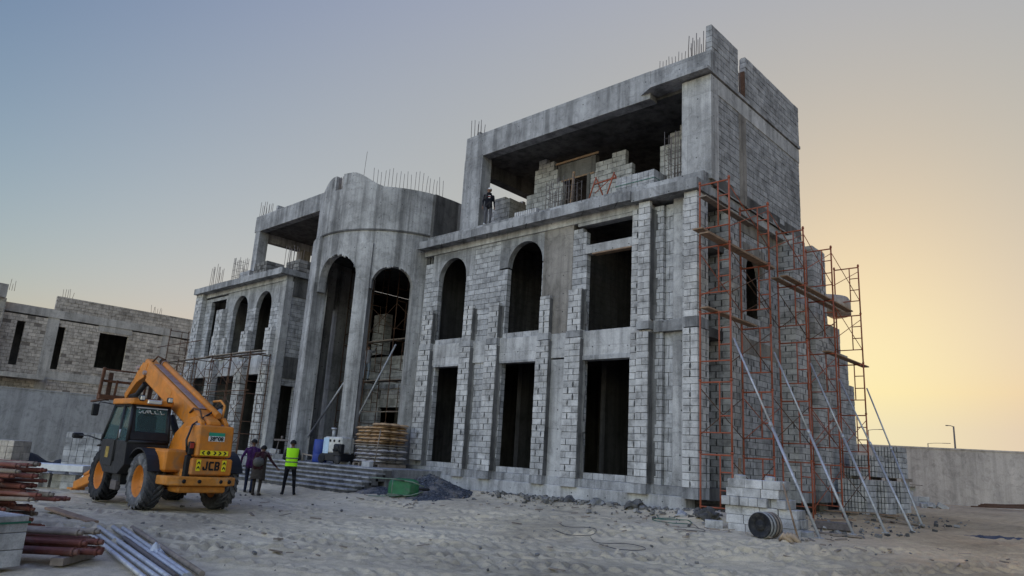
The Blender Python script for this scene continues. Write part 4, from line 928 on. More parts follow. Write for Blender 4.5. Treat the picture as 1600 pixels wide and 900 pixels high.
# boom
BA = math.radians(20.5); bx_ = V((-math.cos(BA), 0, math.sin(BA))); bz_ = V((math.sin(BA), 0, math.cos(BA))); by_ = V((0, 1, 0)); BM3 = Matrix((bx_, -by_, bz_)).transposed()
P0 = V((-16.9, 7.74, 1.86))
mb = MB(); mb.obox(P0 + bx_ * 2.15 - bz_ * .05, 4.5, .36, .55, BM3, .5, 0, .05); boom = tp(mb, "boom", 'orange', bevel=.012)
mb = MB(); mb.obox(P0 + bx_ * 2.5 + bz_ * .253, 3.5, .20, .012, BM3); tp(mb, "wear_strip", 'scuffed', boom)
mb = MB(); mb.tube([P0 + bx_ * .15 + by_ * .14 + bz_ * .30, P0 + bx_ * 4.25 + by_ * .14 + bz_ * .31], .075, 14); tp(mb, "lift_tube", 'orange', boom)
for k in range(3):
    mb = MB(); c = P0 + bx_ * (4.18 + .09 * k) + by_ * .14 + bz_ * .31; mb.tube([c - bx_ * .02, c + bx_ * .02], .095, 14); tp(mb, "tube_collar", ('scuffed', 'rust', 'cabblack')[k], boom)
mb = MB(); mb.tube([P0 + bx_ * 4.2 + by_ * .1 + bz_ * .42, P0 + bx_ * 4.5 + by_ * .02 + bz_ * .42, P0 + bx_ * 4.6 - by_ * .05 + bz_ * .2], .025, 7); tp(mb, "hose", 'rust', boom)
mb = MB(); mb.obox(P0 + bx_ * 2.6 - by_ * .184 + bz_ * .02, .42, .006, .14, BM3); tp(mb, "faded_sticker", 'orangeworn', boom)
mb = MB(); mb.obox(P0 + bx_ * 2.0 + bz_ * .0, 3.0, .30, .46, BM3, .5, 0, .04);
mb2 = MB(); mb2.obox(P0 + bx_ * 4.55, .7, .29, .44, BM3, .5, 0, .04); tp(mb2, "inner_boom", 'orange', boom, bevel=.01)
mb = MB(); mb.prism([(-21.15, 3.62), (-21.5, 3.66), (-21.75, 3.50), (-22.0, 3.2), (-22.55, 2.78), (-22.42, 2.62), (-22.02, 2.93), (-21.75, 3.1), (-21.3, 3.22)], rotm('X', PI / 2), (0, 0, 0), -7.9, -7.58); nose = tp(mb, "boom_nose", 'orange', boom, bevel=.012)
mb = MB(); mb.tube([(-21.75, 7.52, 3.5), (-21.75, 7.96, 3.5)], .055, 12); mb.tube([(-21.2, 7.52, 3.35), (-21.2, 7.96, 3.35)], .06, 12); tp(mb, "pivot_pin", 'scuffed', boom)
mb = MB(); mb.tube([(-21.3, 7.66, 3.05), (-21.75, 7.66, 2.75), (-22.3, 7.66, 2.72)], [.07, .07, .05], 10); tp(mb, "tilt_cylinder", 'cabblack', boom)
mb = MB(); mb.tube([(-18.2, 7.74, 1.15), (-19.3, 7.74, 2.15)], .08, 12); tp(mb, "lift_cylinder", 'cabblack')
# carriage
mb = MB(); X = -22.62
for y in (6.95, 8.62): mb.obox((X, y, 3.02), .10, .07, .92, rotm('Y', .12), .5, 0, .01)
mb.obox((X + .05, 7.78, 2.64), .09, 1.72, .13, None, .5, 0, .01); mb.obox((X - .02, 7.78, 3.10), .06, 1.66, .07, None, .5, 0, .01); mb.obox((X - .05, 7.78, 3.43), .05, 1.6, .045, None, .5, 0, .01)
for y in (7.35, 7.75, 8.15): mb.obox((X + .02, y, 2.9), .05, .06, .5, rotm('Y', .12), .5, 0, .01)
tp(mb, "fork_carriage", mat_simple("rusty_orange", (.12, .055, .03), .8, 0, .4, 6, True, .8, (.10, .06, .04)))
for y in (7.2, 8.35):
    mb = MB(); mb.obox((X - .1, y, 2.95), .06, .12, .8, None, .5, 0, .01); mb.obox((X - .7, y, 2.57), 1.2, .12, .05, rotm('Y', -.05), .5, 0, .01); tp(mb, "fork", 'rust')
# cab
prof = [(-18.25, .95), (-18.32, 1.5), (-20.02, 1.5), (-19.9, .95), (-19.55, .72), (-18.6, .72)]
mb = MB(); mb.prism(prof, rotm('X', PI / 2), (0, 0, 0), -7.38, -6.40); cab = tp(mb, "cab", 'cabblack', bevel=.015)
cr = {'rbl': (-18.33, 6.42, 1.48), 'rbr': (-18.33, 7.36, 1.48), 'rtl': (-18.55, 6.5, 2.34), 'rtr': (-18.55, 7.34, 2.34), 'fbl': (-20.0, 6.42, 1.48), 'fbr': (-20.0, 7.36, 1.48), 'ftl': (-19.72, 6.5, 2.34), 'ftr': (-19.72, 7.34, 2.34), 'mbl': (-18.98, 6.40, 1.0), 'mtl': (-19.0, 6.49, 2.34)}
for a, b in (('rbl', 'rtl'), ('rbr', 'rtr'), ('fbl', 'ftl'), ('fbr', 'ftr'), ('rtl', 'rtr'), ('rtl', 'ftl'), ('rtr', 'ftr'), ('ftl', 'ftr'), ('rbl', 'rbr'), ('mbl', 'mtl')):
    mb = MB(); mb.tube([cr[a], cr[b]], .045, 8); tp(mb, "cab_pillar", 'cabblack', cab)
def pane(ids, name, off=(0, 0, 0), th=.006):
    p = [V(cr[i]) + V(off) for i in ids]; nrm = (p[1] - p[0]).cross(p[2] - p[0]).normalized() * th; m_ = MB(); m_.quadbox(p + [q + nrm for q in p]); return tp(m_, name, 'cabglass', cab)
rw = pane(('rbl', 'rbr', 'rtr', 'rtl'), "rear_window"); pane(('fbl', 'fbr', 'ftr', 'ftl'), "windscreen"); pane(('rbr', 'fbr', 'ftr', 'rtr'), "side_window"); pane(('rbl', 'fbl', 'ftl', 'rtl'), "side_window")
mb = MB(); mb.obox((-18.36, 6.9, 1.62), .05, .98, .22, rotm('Y', -.25), .5, 0, .02); tp(mb, "rear_sill", 'cabblack', cab)
mb = MB()
for y in (6.52, 7.33): mb.obox((-18.46, y, 1.95), .05, .10, .85, rotm('Y', -.25), .5, 0, .02)
mb.obox((-18.55, 6.92, 2.30), .06, .9, .10, None, .5, 0, .02); tp(mb, "rear_window_frame", 'cabblack', cab)
mb = MB(); mb.prism([(-18.42, 6.44), (-18.5, 6.38), (-19.7, 6.40), (-19.86, 6.5), (-19.86, 7.34), (-19.7, 7.42), (-18.5, 7.42), (-18.42, 7.36)], None, (0, 0, 0), 2.36, 2.50); tp(mb, "cab_roof", 'orange', cab, bevel=.03)
mb = MB(); mb.obox((-18.42, 6.92, 2.44), .10, .34, .10, None, .5, 0, .02); tp(mb, "roof_plate", 'lampglass', cab)
for y in (6.62, 7.28):
    mb = MB(); mb.obox((-18.44, y, 2.52), .10, .13, .14, None, .5, 0, .02); wl = tp(mb, "work_light", 'cabblack', cab); mb = MB(); mb.obox((-18.385, y, 2.52), .02, .10, .10, None, .5, 0, .008); tp(mb, "lens", 'lampglass', wl)
mb = MB(); mb.obox((-18.95, 6.93, 1.55), .42, .46, .14, None, .5, 0, .04); mb.obox((-18.70, 6.93, 1.85), .14, .44, .6, rotm('Y', -.12), .5, 0, .05); mb.obox((-18.68, 6.93, 2.17), .10, .26, .16, None, .5, 0, .04); tp(mb, "seat", 'cabblack', cab)
mb = MB(); mb.tube([(-19.75, 6.9, 1.3), (-19.55, 6.9, 1.75)], .03, 8); mb.lathe([(.17, 0), (.19, .015), (.17, .03), (.155, .015), (.17, 0)], rotm('Y', .45), (-19.54, 6.9, 1.76), 20); tp(mb, "steering_wheel", 'cabblack', cab)
# lettering across the top of the rear window: white strokes after the painted script, illegible in the photograph
RWM = Matrix((V((0, 1, 0)), V((-.245, 0, .97)), V((.97, 0, .245)))).transposed(); o0 = V((-18.505, 6.93, 2.20))
def stroke(pts, r=.009):
    m_ = MB(); m_.tube([o0 + RWM @ V((x, y, .012)) for x, y in pts], r, 5); return m_
script = tp(stroke([(.30, -.03), (.22, -.04), (.19, .05)]), "window_lettering", 'white', rw)
for pts in ([(.17, -.035), (.10, -.04), (.07, -.02), (.06, .03)], [(.04, -.04), (-.02, -.04), (-.05, .045)], [(-.07, .04), (-.08, -.035)], [(-.10, .045), (-.115, -.03)], [(-.135, .03), (-.16, -.04), (-.21, -.035), (-.22, .02)], [(-.24, .01), (-.27, -.045), (-.31, -.02)], [(.14, .05), (.12, .055)], [(-.29, .05), (-.31, .052)]): tp(stroke(pts), "letter_stroke", 'white', rw)
mb = MB(); mb.obox(o0 + RWM @ V((0, .095, .012)), .74, .035, .003, RWM); tp(mb, "sun_strip", M['lampglass'], rw)
mb = MB(); mb.obox((-19.35, 6.385, 1.2), .62, .02, .62, None, .5, 0, .006); dr = tp(mb, "cab_door", 'cabblack', cab); mb = MB(); mb.obox((-19.4, 6.372, 1.2), .22, .006, .26, None, .5, 0, .001); tp(mb, "door_sticker", mat_simple("faded_yellow", (.30, .21, .05), .7, 0, .5, 14, bump=0), dr)
mb = MB(); mb.tube([(-18.75, 6.37, 1.55), (-18.72, 6.36, 1.75)], .022, 8); tp(mb, "door_handle", 'galv', dr)
mb = MB(); mb.tube([(-19.75, 6.45, 2.36), (-19.98, 6.2, 2.40), (-20.02, 6.16, 2.3)], .014, 6); mr_ = tp(mb, "mirror", 'cabblack', cab); mb = MB(); mb.obox((-20.03, 6.13, 2.2), .06, .17, .30, None, .5, 0, .025); tp(mb, "mirror_glass", 'cabblack', mr_)
mb = MB(); mb.tube([(-19.95, 6.42, 1.45), (-20.35, 6.2, 1.55), (-20.75, 6.1, 1.55)], .018, 6); mr_ = tp(mb, "mirror", 'cabblack', cab); mb = MB(); mb.obox((-20.8, 6.08, 1.54), .10, .26, .14, None, .5, 0, .03); tp(mb, "mirror_glass", 'cabblack', mr_)
mb = MB(); mb.tube([(-17.3, 8.1, 2.0), (-18.3, 8.5, 2.05), (-18.9, 8.75, 2.28)], .018, 6); mr_ = tp(mb, "mirror", 'cabblack'); mb = MB(); mb.lathe([(0, 0), (.12, .01), (.15, .03), (.13, .06), (0, .07)], rotm('Y', PI / 2), (-18.92, 8.78, 2.30), 18); tp(mb, "mirror_glass", 'lampglass', mr_)
# fenders, steps, tanks, stabilisers
def fender(cx, y0, y1, a0, a1, r=.72):
    m_ = MB(); k = 12
    for i in range(k):
        a, b = math.radians(a0 + (a1 - a0) * i / k), math.radians(a0 + (a1 - a0) * (i + 1) / k); P = []
        for (rr, zz) in ((r, 0), (r + .03, 0)):
            for (t, y) in ((a, y0), (b, y0), (b, y1), (a, y1)): P.append((cx + rr * math.cos(t), y, .62 + rr * math.sin(t)))
        m_.quadbox(P)
    return tp(m_, "fender", 'cabblack')
fender(-17.75, 6.5, 7.1, 20, 150); fender(-20.35, 6.5, 7.1, 30, 110); fender(-17.75, 8.15, 8.75, 20, 120)
mb = MB(); mb.obox((-18.95, 6.72, .62), .5, .42, .30, None, .5, 0, .03); mb.obox((-19.2, 6.62, .95), .26, .3, .5, None, .5, 0, .03); mb.tube([(-18.75, 6.66, .7), (-18.75, 6.66, 1.15)], .07, 10); tp(mb, "step_box", 'cabblack'); mb = MB(); mb.obox((-18.85, 6.5, .46), .36, .10, .22, None, .5, 0, .01); tp(mb, "step", 'bars')
for y, s in ((6.75, -1), (8.55, 1)):
    mb = MB(); mb.obox((-21.75, y, .34), 1.3, .20, .24, rotm('Y', -.22), .5, 0, .02); stb = tp(mb, "stabiliser_arm", 'orange', bevel=.01)
    mb = MB(); mb.tube([(-21.1, y, .72), (-21.75, y - .02, .52)], .065, 12); tp(mb, "stabiliser_cylinder", 'orange', stb); mb = MB(); mb.tube([(-21.72, y - .02, .53), (-22.3, y - .03, .32)], .03, 10); tp(mb, "cylinder_rod", 'chrome', stb)
    mb = MB(); mb.obox((-22.4, y, .12), .4, .34, .05, None, .5, 0, .01); tp(mb, "stabiliser_foot", 'orangeworn', stb)
# ------------------------------------------------------------------ people
def skinmat(n, c): return mat_simple(n, c, .55, 0, .15, 12, bump=.05)
M['skin'] = skinmat("brown_skin", (.16, .085, .055)); M['hair'] = mat_simple("black_hair", (.012, .011, .011), .8, 0, .3, 30)
def cloth(n, c): return mat_simple(n, c, .95, 0, .25, 9, True, .25, (.25, .22, .19), .25, .1)
def capsule_body(segs, voxel=.011, smooth_it=6):
    """one continuous body grown from tapered limbs: (p, q, r0, r1, region). returns mesh, region index per face"""
    bm = bmesh.new()
    for (p, q, r0, r1, reg) in segs:
        p, q = V(p), V(q); d = q - p; L = max(d.length, 1e-4); z = d.normalized(); R = z.to_track_quat('Z', 'Y').to_matrix(); rings = []
        prof = [(-math.cos(t) * r0, math.sin(t) * r0) for t in (0.15, .5, .9, 1.3)] + [(0 + L * k / 3, r0 + (r1 - r0) * k / 3) for k in range(4)] + [(L + math.cos(t) * r1, math.sin(t) * r1) for t in (1.3, .9, .5, .15)]
        for h, r in prof: rings.append([bm.verts.new(p + R @ V((r * math.cos(2 * PI * j / 12), r * math.sin(2 * PI * j / 12), h))) for j in range(12)])
        for a, b in zip(rings[:-1], rings[1:]):
            for j in range(12): bm.faces.new((a[j], a[(j + 1) % 12], b[(j + 1) % 12], b[j]))
        bm.faces.new(rings[0][::-1]); bm.faces.new(rings[-1])
    me = bpy.data.meshes.new("body_tmp"); bm.to_mesh(me); bm.free(); o = bpy.data.objects.new("body_tmp", me); C.objects.link(o)
    m = o.modifiers.new("r", 'REMESH'); m.mode = 'VOXEL'; m.voxel_size = voxel; m.use_smooth_shade = True
    m = o.modifiers.new("s", 'SMOOTH'); m.factor = .5; m.iterations = smooth_it
    dg = bpy.context.evaluated_depsgraph_get(); out = bpy.data.meshes.new_from_object(o.evaluated_get(dg)); bpy.data.objects.remove(o); bpy.data.meshes.remove(me)
    P = np.empty(len(out.polygons) * 3); out.polygons.foreach_get("center", P); P = P.reshape(-1, 3); best = np.full(len(P), 9e9); reg = np.zeros(len(P), int)
    for (p, q, r0, r1, g) in segs:
        p, q = np.array(p), np.array(q); d = q - p; t = np.clip(((P - p) @ d) / max(d @ d, 1e-9), 0, 1); dist = np.linalg.norm(P - p - t[:, None] * d, axis=1) - (r0 + (r1 - r0) * t); k = dist < best; best[k] = dist[k]; reg[k] = g
    return out, reg
def hand(w, d, s, curl=.5, side=1, out=(0, 0, 1)):
    """palm and five fingers from the wrist w along d"""
    w = V(w); d = V(d).normalized(); n = V(out); n = (n - d * n.dot(d)).normalized(); a = d.cross(n); S = []
    pm = w + d * .085 * s; S.append((w, pm, .026 * s, .030 * s, 0)); S.append((w + a * .02 * s, pm + a * .022 * s, .02 * s, .022 * s, 0)); S.append((w - a * .02 * s, pm - a * .022 * s, .02 * s, .02 * s, 0))
    for k, L in zip((-1.5, -.5, .5, 1.5), (.060, .075, .080, .070)):
        b = pm + a * k * .0155 * s; m_ = b + (d * (1 - .25 * curl) - n * .5 * curl) * L * .55 * s; e = m_ + (d * (1 - .9 * curl) - n * curl) * L * .45 * s
        S += [(b, m_, .0098 * s, .009 * s, 0), (m_, e, .009 * s, .008 * s, 0)]
    b = w + d * .03 * s + a * side * .026 * s; m_ = b + (d * .6 + a * side * .6 - n * .2).normalized() * .04 * s; S += [(b, m_, .012 * s, .0105 * s, 0), (m_, m_ + (d * .9 + a * side * .1 - n * .3).normalized() * .032 * s, .0105 * s, .009 * s, 0)]
    return S
def person(label, loc, rz, H, colors, pose, cat="person", extra=None, voxel=.0115):
    """local frame: facing +X, left +Y. colors: list of materials by region 0 skin,1 shirt,2 trousers,3 shoes. pose: joint overrides"""
    s = H / 1.75
    J = dict(hip=(0, 0, .93), waist=(.0, 0, 1.08), chest=(0, 0, 1.30), neck=(.0, 0, 1.47), head=(.02, 0, 1.62),
             lh=(0, .095, .91), rh=(0, -.095, .91), lk=(.03, .115, .49), rk=(.03, -.115, .49), la=(-.02, .125, .085), ra=(-.02, -.125, .085), lt=(.15, .15, .035), rt=(.15, -.15, .035),
             ls=(0, .185, 1.385), rs=(0, -.185, 1.385), le=(-.02, .25, 1.12), re=(-.02, -.25, 1.12), lw=(.05, .27, .87), rw=(.05, -.27, .87))
    J.update(pose); g = {k: V(v) * s for k, v in J.items() if hasattr(v, '__len__')}; r = lambda x: x * s; S = []
    up_ = (g['neck'] - g['hip']).normalized()
    for sg in (-1, 1):
        o = V((0, sg, 0)); S += [(g['hip'] + o * r(.055) - V((0, 0, r(.03))), g['waist'] + o * r(.05), r(.123), r(.112), 1), (g['neck'] - up_ * r(.035), (g['ls'] if sg > 0 else g['rs']) - V((0, 0, r(.01))), r(.058), r(.052), 1), (g['waist'] + o * r(.05), g['chest'] + o * r(.075), r(.105), r(.115), 1), (g['chest'] + o * r(.07), g['neck'] + o * r(.05) - up_ * r(.06), r(.11), r(.075), 1)]
    S += [(g['ls'], g['rs'], r(.054), r(.054), 1), (g['neck'] - up_ * r(.05), g['head'] - V((0, 0, r(.06))), r(.056), r(.05), 0)]
    hd = g['head']; face = V(pose.get('face', (1, 0, 0))).normalized(); sd_ = V((-face.y, face.x, 0)).normalized()
    S += [(hd - face * r(.025) + V((0, 0, r(.03))), hd + face * r(.02) + V((0, 0, r(.03))), r(.088), r(.082), 0), (hd + face * r(.03) - V((0, 0, r(.05))), hd + face * r(.055) - V((0, 0, r(.08))), r(.058), r(.034), 0),
          (hd + face * r(.10) + V((0, 0, r(.005))), hd + face * r(.116) - V((0, 0, r(.03))), r(.010), r(.014), 0)]
    for sg in (-1, 1): S.append((hd + sd_ * sg * r(.088) + V((0, 0, r(.0))), hd + sd_ * sg * r(.092) + V((0, 0, r(.035))), r(.012), r(.016), 0))
    for L in 'lr':
        sg = 1 if L == 'l' else -1
        S += [(g[L + 'h'], g[L + 'k'], r(.088), r(.06), 2), (g[L + 'k'], g[L + 'a'], r(.06), r(.045), 2), (g[L + 'a'] - V((r(.02), 0, r(.03))), g[L + 't'], r(.045), r(.036), 3), (g[L + 'a'] - V((0, 0, r(.02))), g[L + 'a'] - V((r(.03), 0, r(.045))), r(.04), r(.038), 3)]
        sl = pose.get('sleeve', 1)
        S += [(g[L + 's'], g[L + 'e'], r(.055), r(.042), 1), (g[L + 'e'], g[L + 'w'], r(.041), r(.028), 1 if sl else 0)]
        S += hand(g[L + 'w'], (g[L + 'w'] - g[L + 'e']), s, .5, sg * -1 if L == 'l' else 1, (0, sg, 0) if L else None)
    S = [(tuple(p), tuple(q), a, b, k) for p, q, a, b, k in S]
    me, reg = capsule_body(S, voxel * s); me.name = "person"
    for m in colors: me.materials.append(m)
    me.polygons.foreach_set("material_index", reg.astype(np.int32)); me.polygons.foreach_set("use_smooth", np.ones(len(me.polygons), bool))
    o = bpy.data.objects.new("person", me); C.objects.link(o); o.location = loc; o.rotation_euler = (0, 0, rz); tag(o, label, cat)
    def child(mb, name, mat):
        c = mb.build(name, mat); c.parent = o; return c
    mb = MB(); ez = hd + V((0, 0, r(.02)))
    for sg in (-1, 1):
        c = ez + face * r(.082) + sd_ * sg * r(.032); mb.lathe([(0, -r(.009)), (r(.008), -r(.004)), (r(.009), 0), (r(.008), r(.004)), (0, r(.009))], None, c, 8)
    child(mb, "eyes", M['hair'])
    return o, g, r, child, hd, face, sd_
def cap_shell(child, hd, face, r, mat, name, lo=-.25, rad=.098, up=.03, back=.02):
    mb = MB(); z0 = V((0, 0, 1)); prof = []
    for k in range(9):
        t = lo + (PI / 2 - lo) * k / 8; prof.append((r(rad) * math.cos(t), r(rad) * 1.05 * math.sin(t)))
    mb.lathe(prof, None, hd + V((0, 0, r(up))) - face * r(back), 22); return child(mb, name, mat)
def shell_from(mb, rings, close=True):
    n = len(rings[0]); vs = [p for r_ in rings for p in r_]; fs = []
    for i in range(len(rings) - 1):
        for j in range(n): fs.append((i * n + j, i * n + (j + 1) % n, (i + 1) * n + (j + 1) % n, (i + 1) * n + j))
    mb.add(vs, fs, .5, 0, True)
def torso_shell(child, g, r, mat, z0, z1, name, w0=.185, w1=.215, d0=.145, d1=.14, mi=None):
    mb = MB(); rings = []; H_ = z1 - z0
    for k in range(7):
        f = k / 6; z = z0 + H_ * f; w = w0 + (w1 - w0) * f - (.02 if f > .9 else 0) - .02 * math.sin(f * PI); d = d0 + (d1 - d0) * f - (.02 if f > .9 else 0)
        rings.append([V((r(d) * math.copysign(abs(math.cos(t)) ** .8, math.cos(t)), r(w) * math.copysign(abs(math.sin(t)) ** .8, math.sin(t)), r(z))) for t in np.linspace(0, 2 * PI, 28, endpoint=False)])
    shell_from(mb, rings); return child(mb, name, mat)

# man in the high-visibility vest, standing with his back to us
vmat = NT("vest_lime"); vmat.base((.42, .95, .015)); vmat.rough(.7); vmat = vmat.mat
toV = math.atan2(12.5, -21.0)    # direction away from the viewer
p, g, r, ch, hd, fc, sd_ = person("man in a lime safety vest standing with his back turned", (-21.15, 12.45, hz(-21.15, 12.45) + .02), toV + .05, 1.73,
    [M['skin'], cloth("dark_shirt", (.04, .04, .045)), cloth("black_trousers", (.010, .010, .012)), cloth("dark_shoes", (.02, .02, .022))],
    dict(la=(-.06, .16, .085), ra=(.03, -.19, .085), lk=(.0, .13, .49), rk=(.05, -.15, .49), lt=(.10, .20, .035), rt=(.19, -.23, .035), le=(.05, .26, 1.14), re=(.05, -.26, 1.14), lw=(.22, .13, 1.06), rw=(.22, -.13, 1.06), head=(.03, .01, 1.60)))
vest = torso_shell(ch, g, r, vmat, .90, 1.47, "safety_vest", .195, .215, .158, .150)
for z in (1.03, 1.15):
    mb = MB(); rings = []
    for zz in (z - .018, z + .018): rings.append([V((r(.163) * math.copysign(abs(math.cos(t)) ** .8, math.cos(t)), r(.200) * math.copysign(abs(math.sin(t)) ** .8, math.sin(t)), r(zz))) for t in np.linspace(0, 2 * PI, 28, endpoint=False)])
    shell_from(mb, rings); c = mb.build("reflective_band", M['bars']); c.parent = vest
cap_shell(ch, hd, fc, r, M['hair'], "hair")
# two labourers walking towards the villa
p, g, r, ch, hd, fc, sd_ = person("labourer in a purple shirt and navy trousers walking to the villa", (-22.5, 11.8, hz(-22.5, 11.8) + .01), math.atan2(11.95, -22.35) - .1, 1.74,
    [M['skin'], cloth("purple_shirt", (.045, .014, .068)), cloth("navy_trousers", (.018, .024, .045)), cloth("dark_shoes2", (.02, .02, .02))],
    dict(la=(.16, .11, .085), lt=(.34, .12, .05), lk=(.20, .11, .50), ra=(-.16, -.10, .10), rt=(-.02, -.11, .035), rk=(.0, -.1, .5), le=(-.08, .30, 1.14), lw=(.06, .33, .90), re=(-.06, -.27, 1.13), rw=(.02, -.33, .90), head=(.05, 0, 1.60)))
cap_shell(ch, hd, fc, r, M['hair'], "hair")
# the second one bends forward, long dusty shirt over baggy trousers
lk = cloth("dusty_brown_shalwar", (.055, .045, .036)); rd = cloth("dark_red_shirt", (.034, .011, .014))
p, g, r, ch, hd, fc, sd_ = person("labourer in dark red and brown clothes, stooping with one arm out", (-21.6, 11.58, hz(-21.6, 11.58) + .01), math.atan2(11.7, -21.5) - .25, 1.70,
    [M['skin'], rd, lk, lk],
    dict(la=(.08, .10, .085), lt=(.24, .11, .04), lk=(.12, .10, .49), ra=(-.06, -.12, .085), rt=(.10, -.14, .035), rk=(.02, -.12, .49), waist=(.06, 0, 1.07), chest=(.20, 0, 1.24), neck=(.30, 0, 1.37), head=(.40, 0, 1.46), ls=(.26, .18, 1.31), rs=(.26, -.18, 1.31), le=(.24, .24, 1.04), lw=(.34, .24, .82), re=(.20, -.36, 1.08), rw=(.18, -.55, .90), sleeve=1))
mb = MB(); rings = []
for k in range(9):
    f = k / 8; z = .50 + .74 * f; cx = .02 + .18 * f ** 1.3; w = .235 - .045 * f; d = .185 - .04 * f
    rings.append([V((r(cx + d * math.cos(t)), r(w * math.sin(t) * (1 + .05 * math.cos(5 * t) * (1 - f))), r(z + .03 * math.cos(2 * t) * (1 - f)))) for t in np.linspace(0, 2 * PI, 30, endpoint=False)])
shell_from(mb, rings); ch(mb, "long_shirt", lk)
mb = MB(); mb.lathe([(r(.0), r(.02)), (r(.10), r(.03)), (r(.165), r(.10)), (r(.17), r(.22)), (r(.12), r(.30)), (0, r(.32))], None, V((r(-.06), 0, r(.88))), 20); ch(mb, "shoulder_cloth", cloth("striped_grey_cloth", (.11, .105, .095)))
cap_shell(ch, hd, fc, r, M['hair'], "hair")
# worker on the terrace
p, g, r, ch, hd, fc, sd_ = person("man in a black hoodie and white cap standing on the terrace edge", (-19.15, 18.48, 10.38), math.radians(-38), 1.60,
    [M['skin'], cloth("black_hoodie", (.012, .013, .018)), cloth("grey_jogging_trousers", (.085, .085, .095)), M['white']],
    dict(la=(-.02, .10, .085), ra=(.05, -.11, .085), lt=(.14, .15, .035), rt=(.20, -.16, .035), le=(-.02, .24, 1.12), re=(.02, -.24, 1.12), face=(.5, -.85, 0), lw=(.04, .25, .88), rw=(.06, -.25, .86)))
cap_shell(ch, hd, fc, r, M['white'], "cap", .1, .100, .04, .01)
mb = MB(); mb.lathe([(r(.12), 0), (r(.125), r(.05)), (r(.10), r(.09)), (r(.085), r(.06)), (r(.10), 0)], None, g['neck'] + V((-r(.02), 0, -r(.03))), 20); hood = ch(mb, "hood", cloth("hood_black", (.012, .013, .018)))
for z, w, m_ in ((1.36, .10, M['white']), (1.31, .13, M['redlens']), (1.265, .09, M['white'])):
    mb = MB(); mb.obox((r(.128), 0, r(z)), r(.012), r(w), r(.025), None, .5, 0, .001); ch(mb, "chest_print", m_)
# worker inside the hall, facing the wall
p, g, r, ch, hd, fc, sd_ = person("man in grey working overhead on the scaffold in the hall", (-27.4, 19.38, 4.68), math.radians(118), 1.68,
    [M['skin'], cloth("grey_shirt", (.20, .20, .22)), cloth("pale_blue_trousers", (.20, .24, .29)), M['hair']],
    dict(le=(.12, .30, 1.52), lw=(.24, .24, 1.72), re=(.16, -.28, 1.45), rw=(.34, -.20, 1.58), la=(.02, .13, .085), ra=(-.05, -.13, .085)))
cap_shell(ch, hd, fc, r, M['hair'], "hair")
# ------------------------------------------------------------------ site objects
rb = random.Random(21)
def block_mesh(sx=.4, sy=.2, sz=.195, hollow=True):
    mb = MB(); mb.obox((0, 0, sz / 2), sx, sy, sz, None, .7, 0, .008)
    return mb
_bm = []
for i in range(4):
    mb = block_mesh(); mb.t = [(.35, .55, .75, .95)[i]] * len(mb.t); o = mb.build("building_block", [M['blockw']]); _bm.append(o.data); bpy.data.objects.remove(o)
def loose_block(x, y, z, rz, label, group, tilt=0.0, roll=0.0):
    o = bpy.data.objects.new("building_block", rb.choice(_bm)); C.objects.link(o); o.location = (x, y, z); o.rotation_euler = (roll, tilt, rz); return tag(o, label, "block", group)
# stack by the scaffold
ang = math.radians(4); sx0, sy0, sz0 = -8.14, 16.15, hz(-7.4, 16.2) - .04
def sp(u, v): return (sx0 + u * math.cos(ang) - v * math.sin(ang), sy0 + u * math.sin(ang) + v * math.cos(ang))
G1 = "loose blocks stacked behind the dark drum"; L1 = "grey concrete block in the tall stack behind the dark drum"
for k, (row, u0) in enumerate(((4, .12), (4, .08), (4, .05), (4, .0), (3, .08), (3, .12))):
    for vrow in (0, .22, .44):
        if k == 3:
            u = u0 - .02
            for j in range(7):
                w = .205; u += w + rb.uniform(.0, .015)
                if j == 5 and vrow == 0: continue
                x, y = sp(u - .1, .12 + vrow * .9); loose_block(x, y, sz0 + .2 * k, ang + PI / 2 + rb.uniform(-.04, .04), L1, G1)
        else:
            u = u0
            for j in range(row):
                x, y = sp(u + .2, .1 + vrow + rb.uniform(-.015, .015)); loose_block(x, y, sz0 + .2 * k, ang + rb.uniform(-.03, .03), L1, G1); u += .4 + rb.uniform(.004, .02)
x, y = sp(-.25, .05); loose_block(x, y, sz0 + .02, .5, "single block lying askew at the left foot of the stack", None)
x, y = sp(1.85, .1); loose_block(x, y - .1, sz0 - .03, 1.2, "block standing on end at the right foot of the stack", None, 1.4)
mb = MB()
for q in (.35, 1.05):
    x, y = sp(q, .2); M3 = rotm('Z', rb.uniform(0, 3)) @ rotm('X', .2); c = V((x, y, sz0 + 1.225)); pts = [(rb.uniform(.7, 1.2) * .13 * math.cos(t), rb.uniform(.7, 1.2) * .10 * math.sin(t)) for t in np.linspace(0, 2 * PI, 9, endpoint=False)]
    m2 = MB(); m2.prism(pts, M3, c, -.03, .06); o = m2.build("broken_block", [M['blockw']]); tag(o, ("broken block lump on the top left of the stack" if q < .5 else "white broken lump on the top right of the stack"), "block")
a = sp(1.42, -.05); b = sp(1.75, -.3); mb = MB(); mb.tube([(a[0], a[1], sz0 + 1.15), ((a[0] + b[0]) / 2 + .02, (a[1] + b[1]) / 2, sz0 + .6), (b[0] + .05, b[1], sz0 + .0)], .02, 6); tag(mb.build("stick", M['wood']), "bent wooden stick leaning on the block stack", "stick")
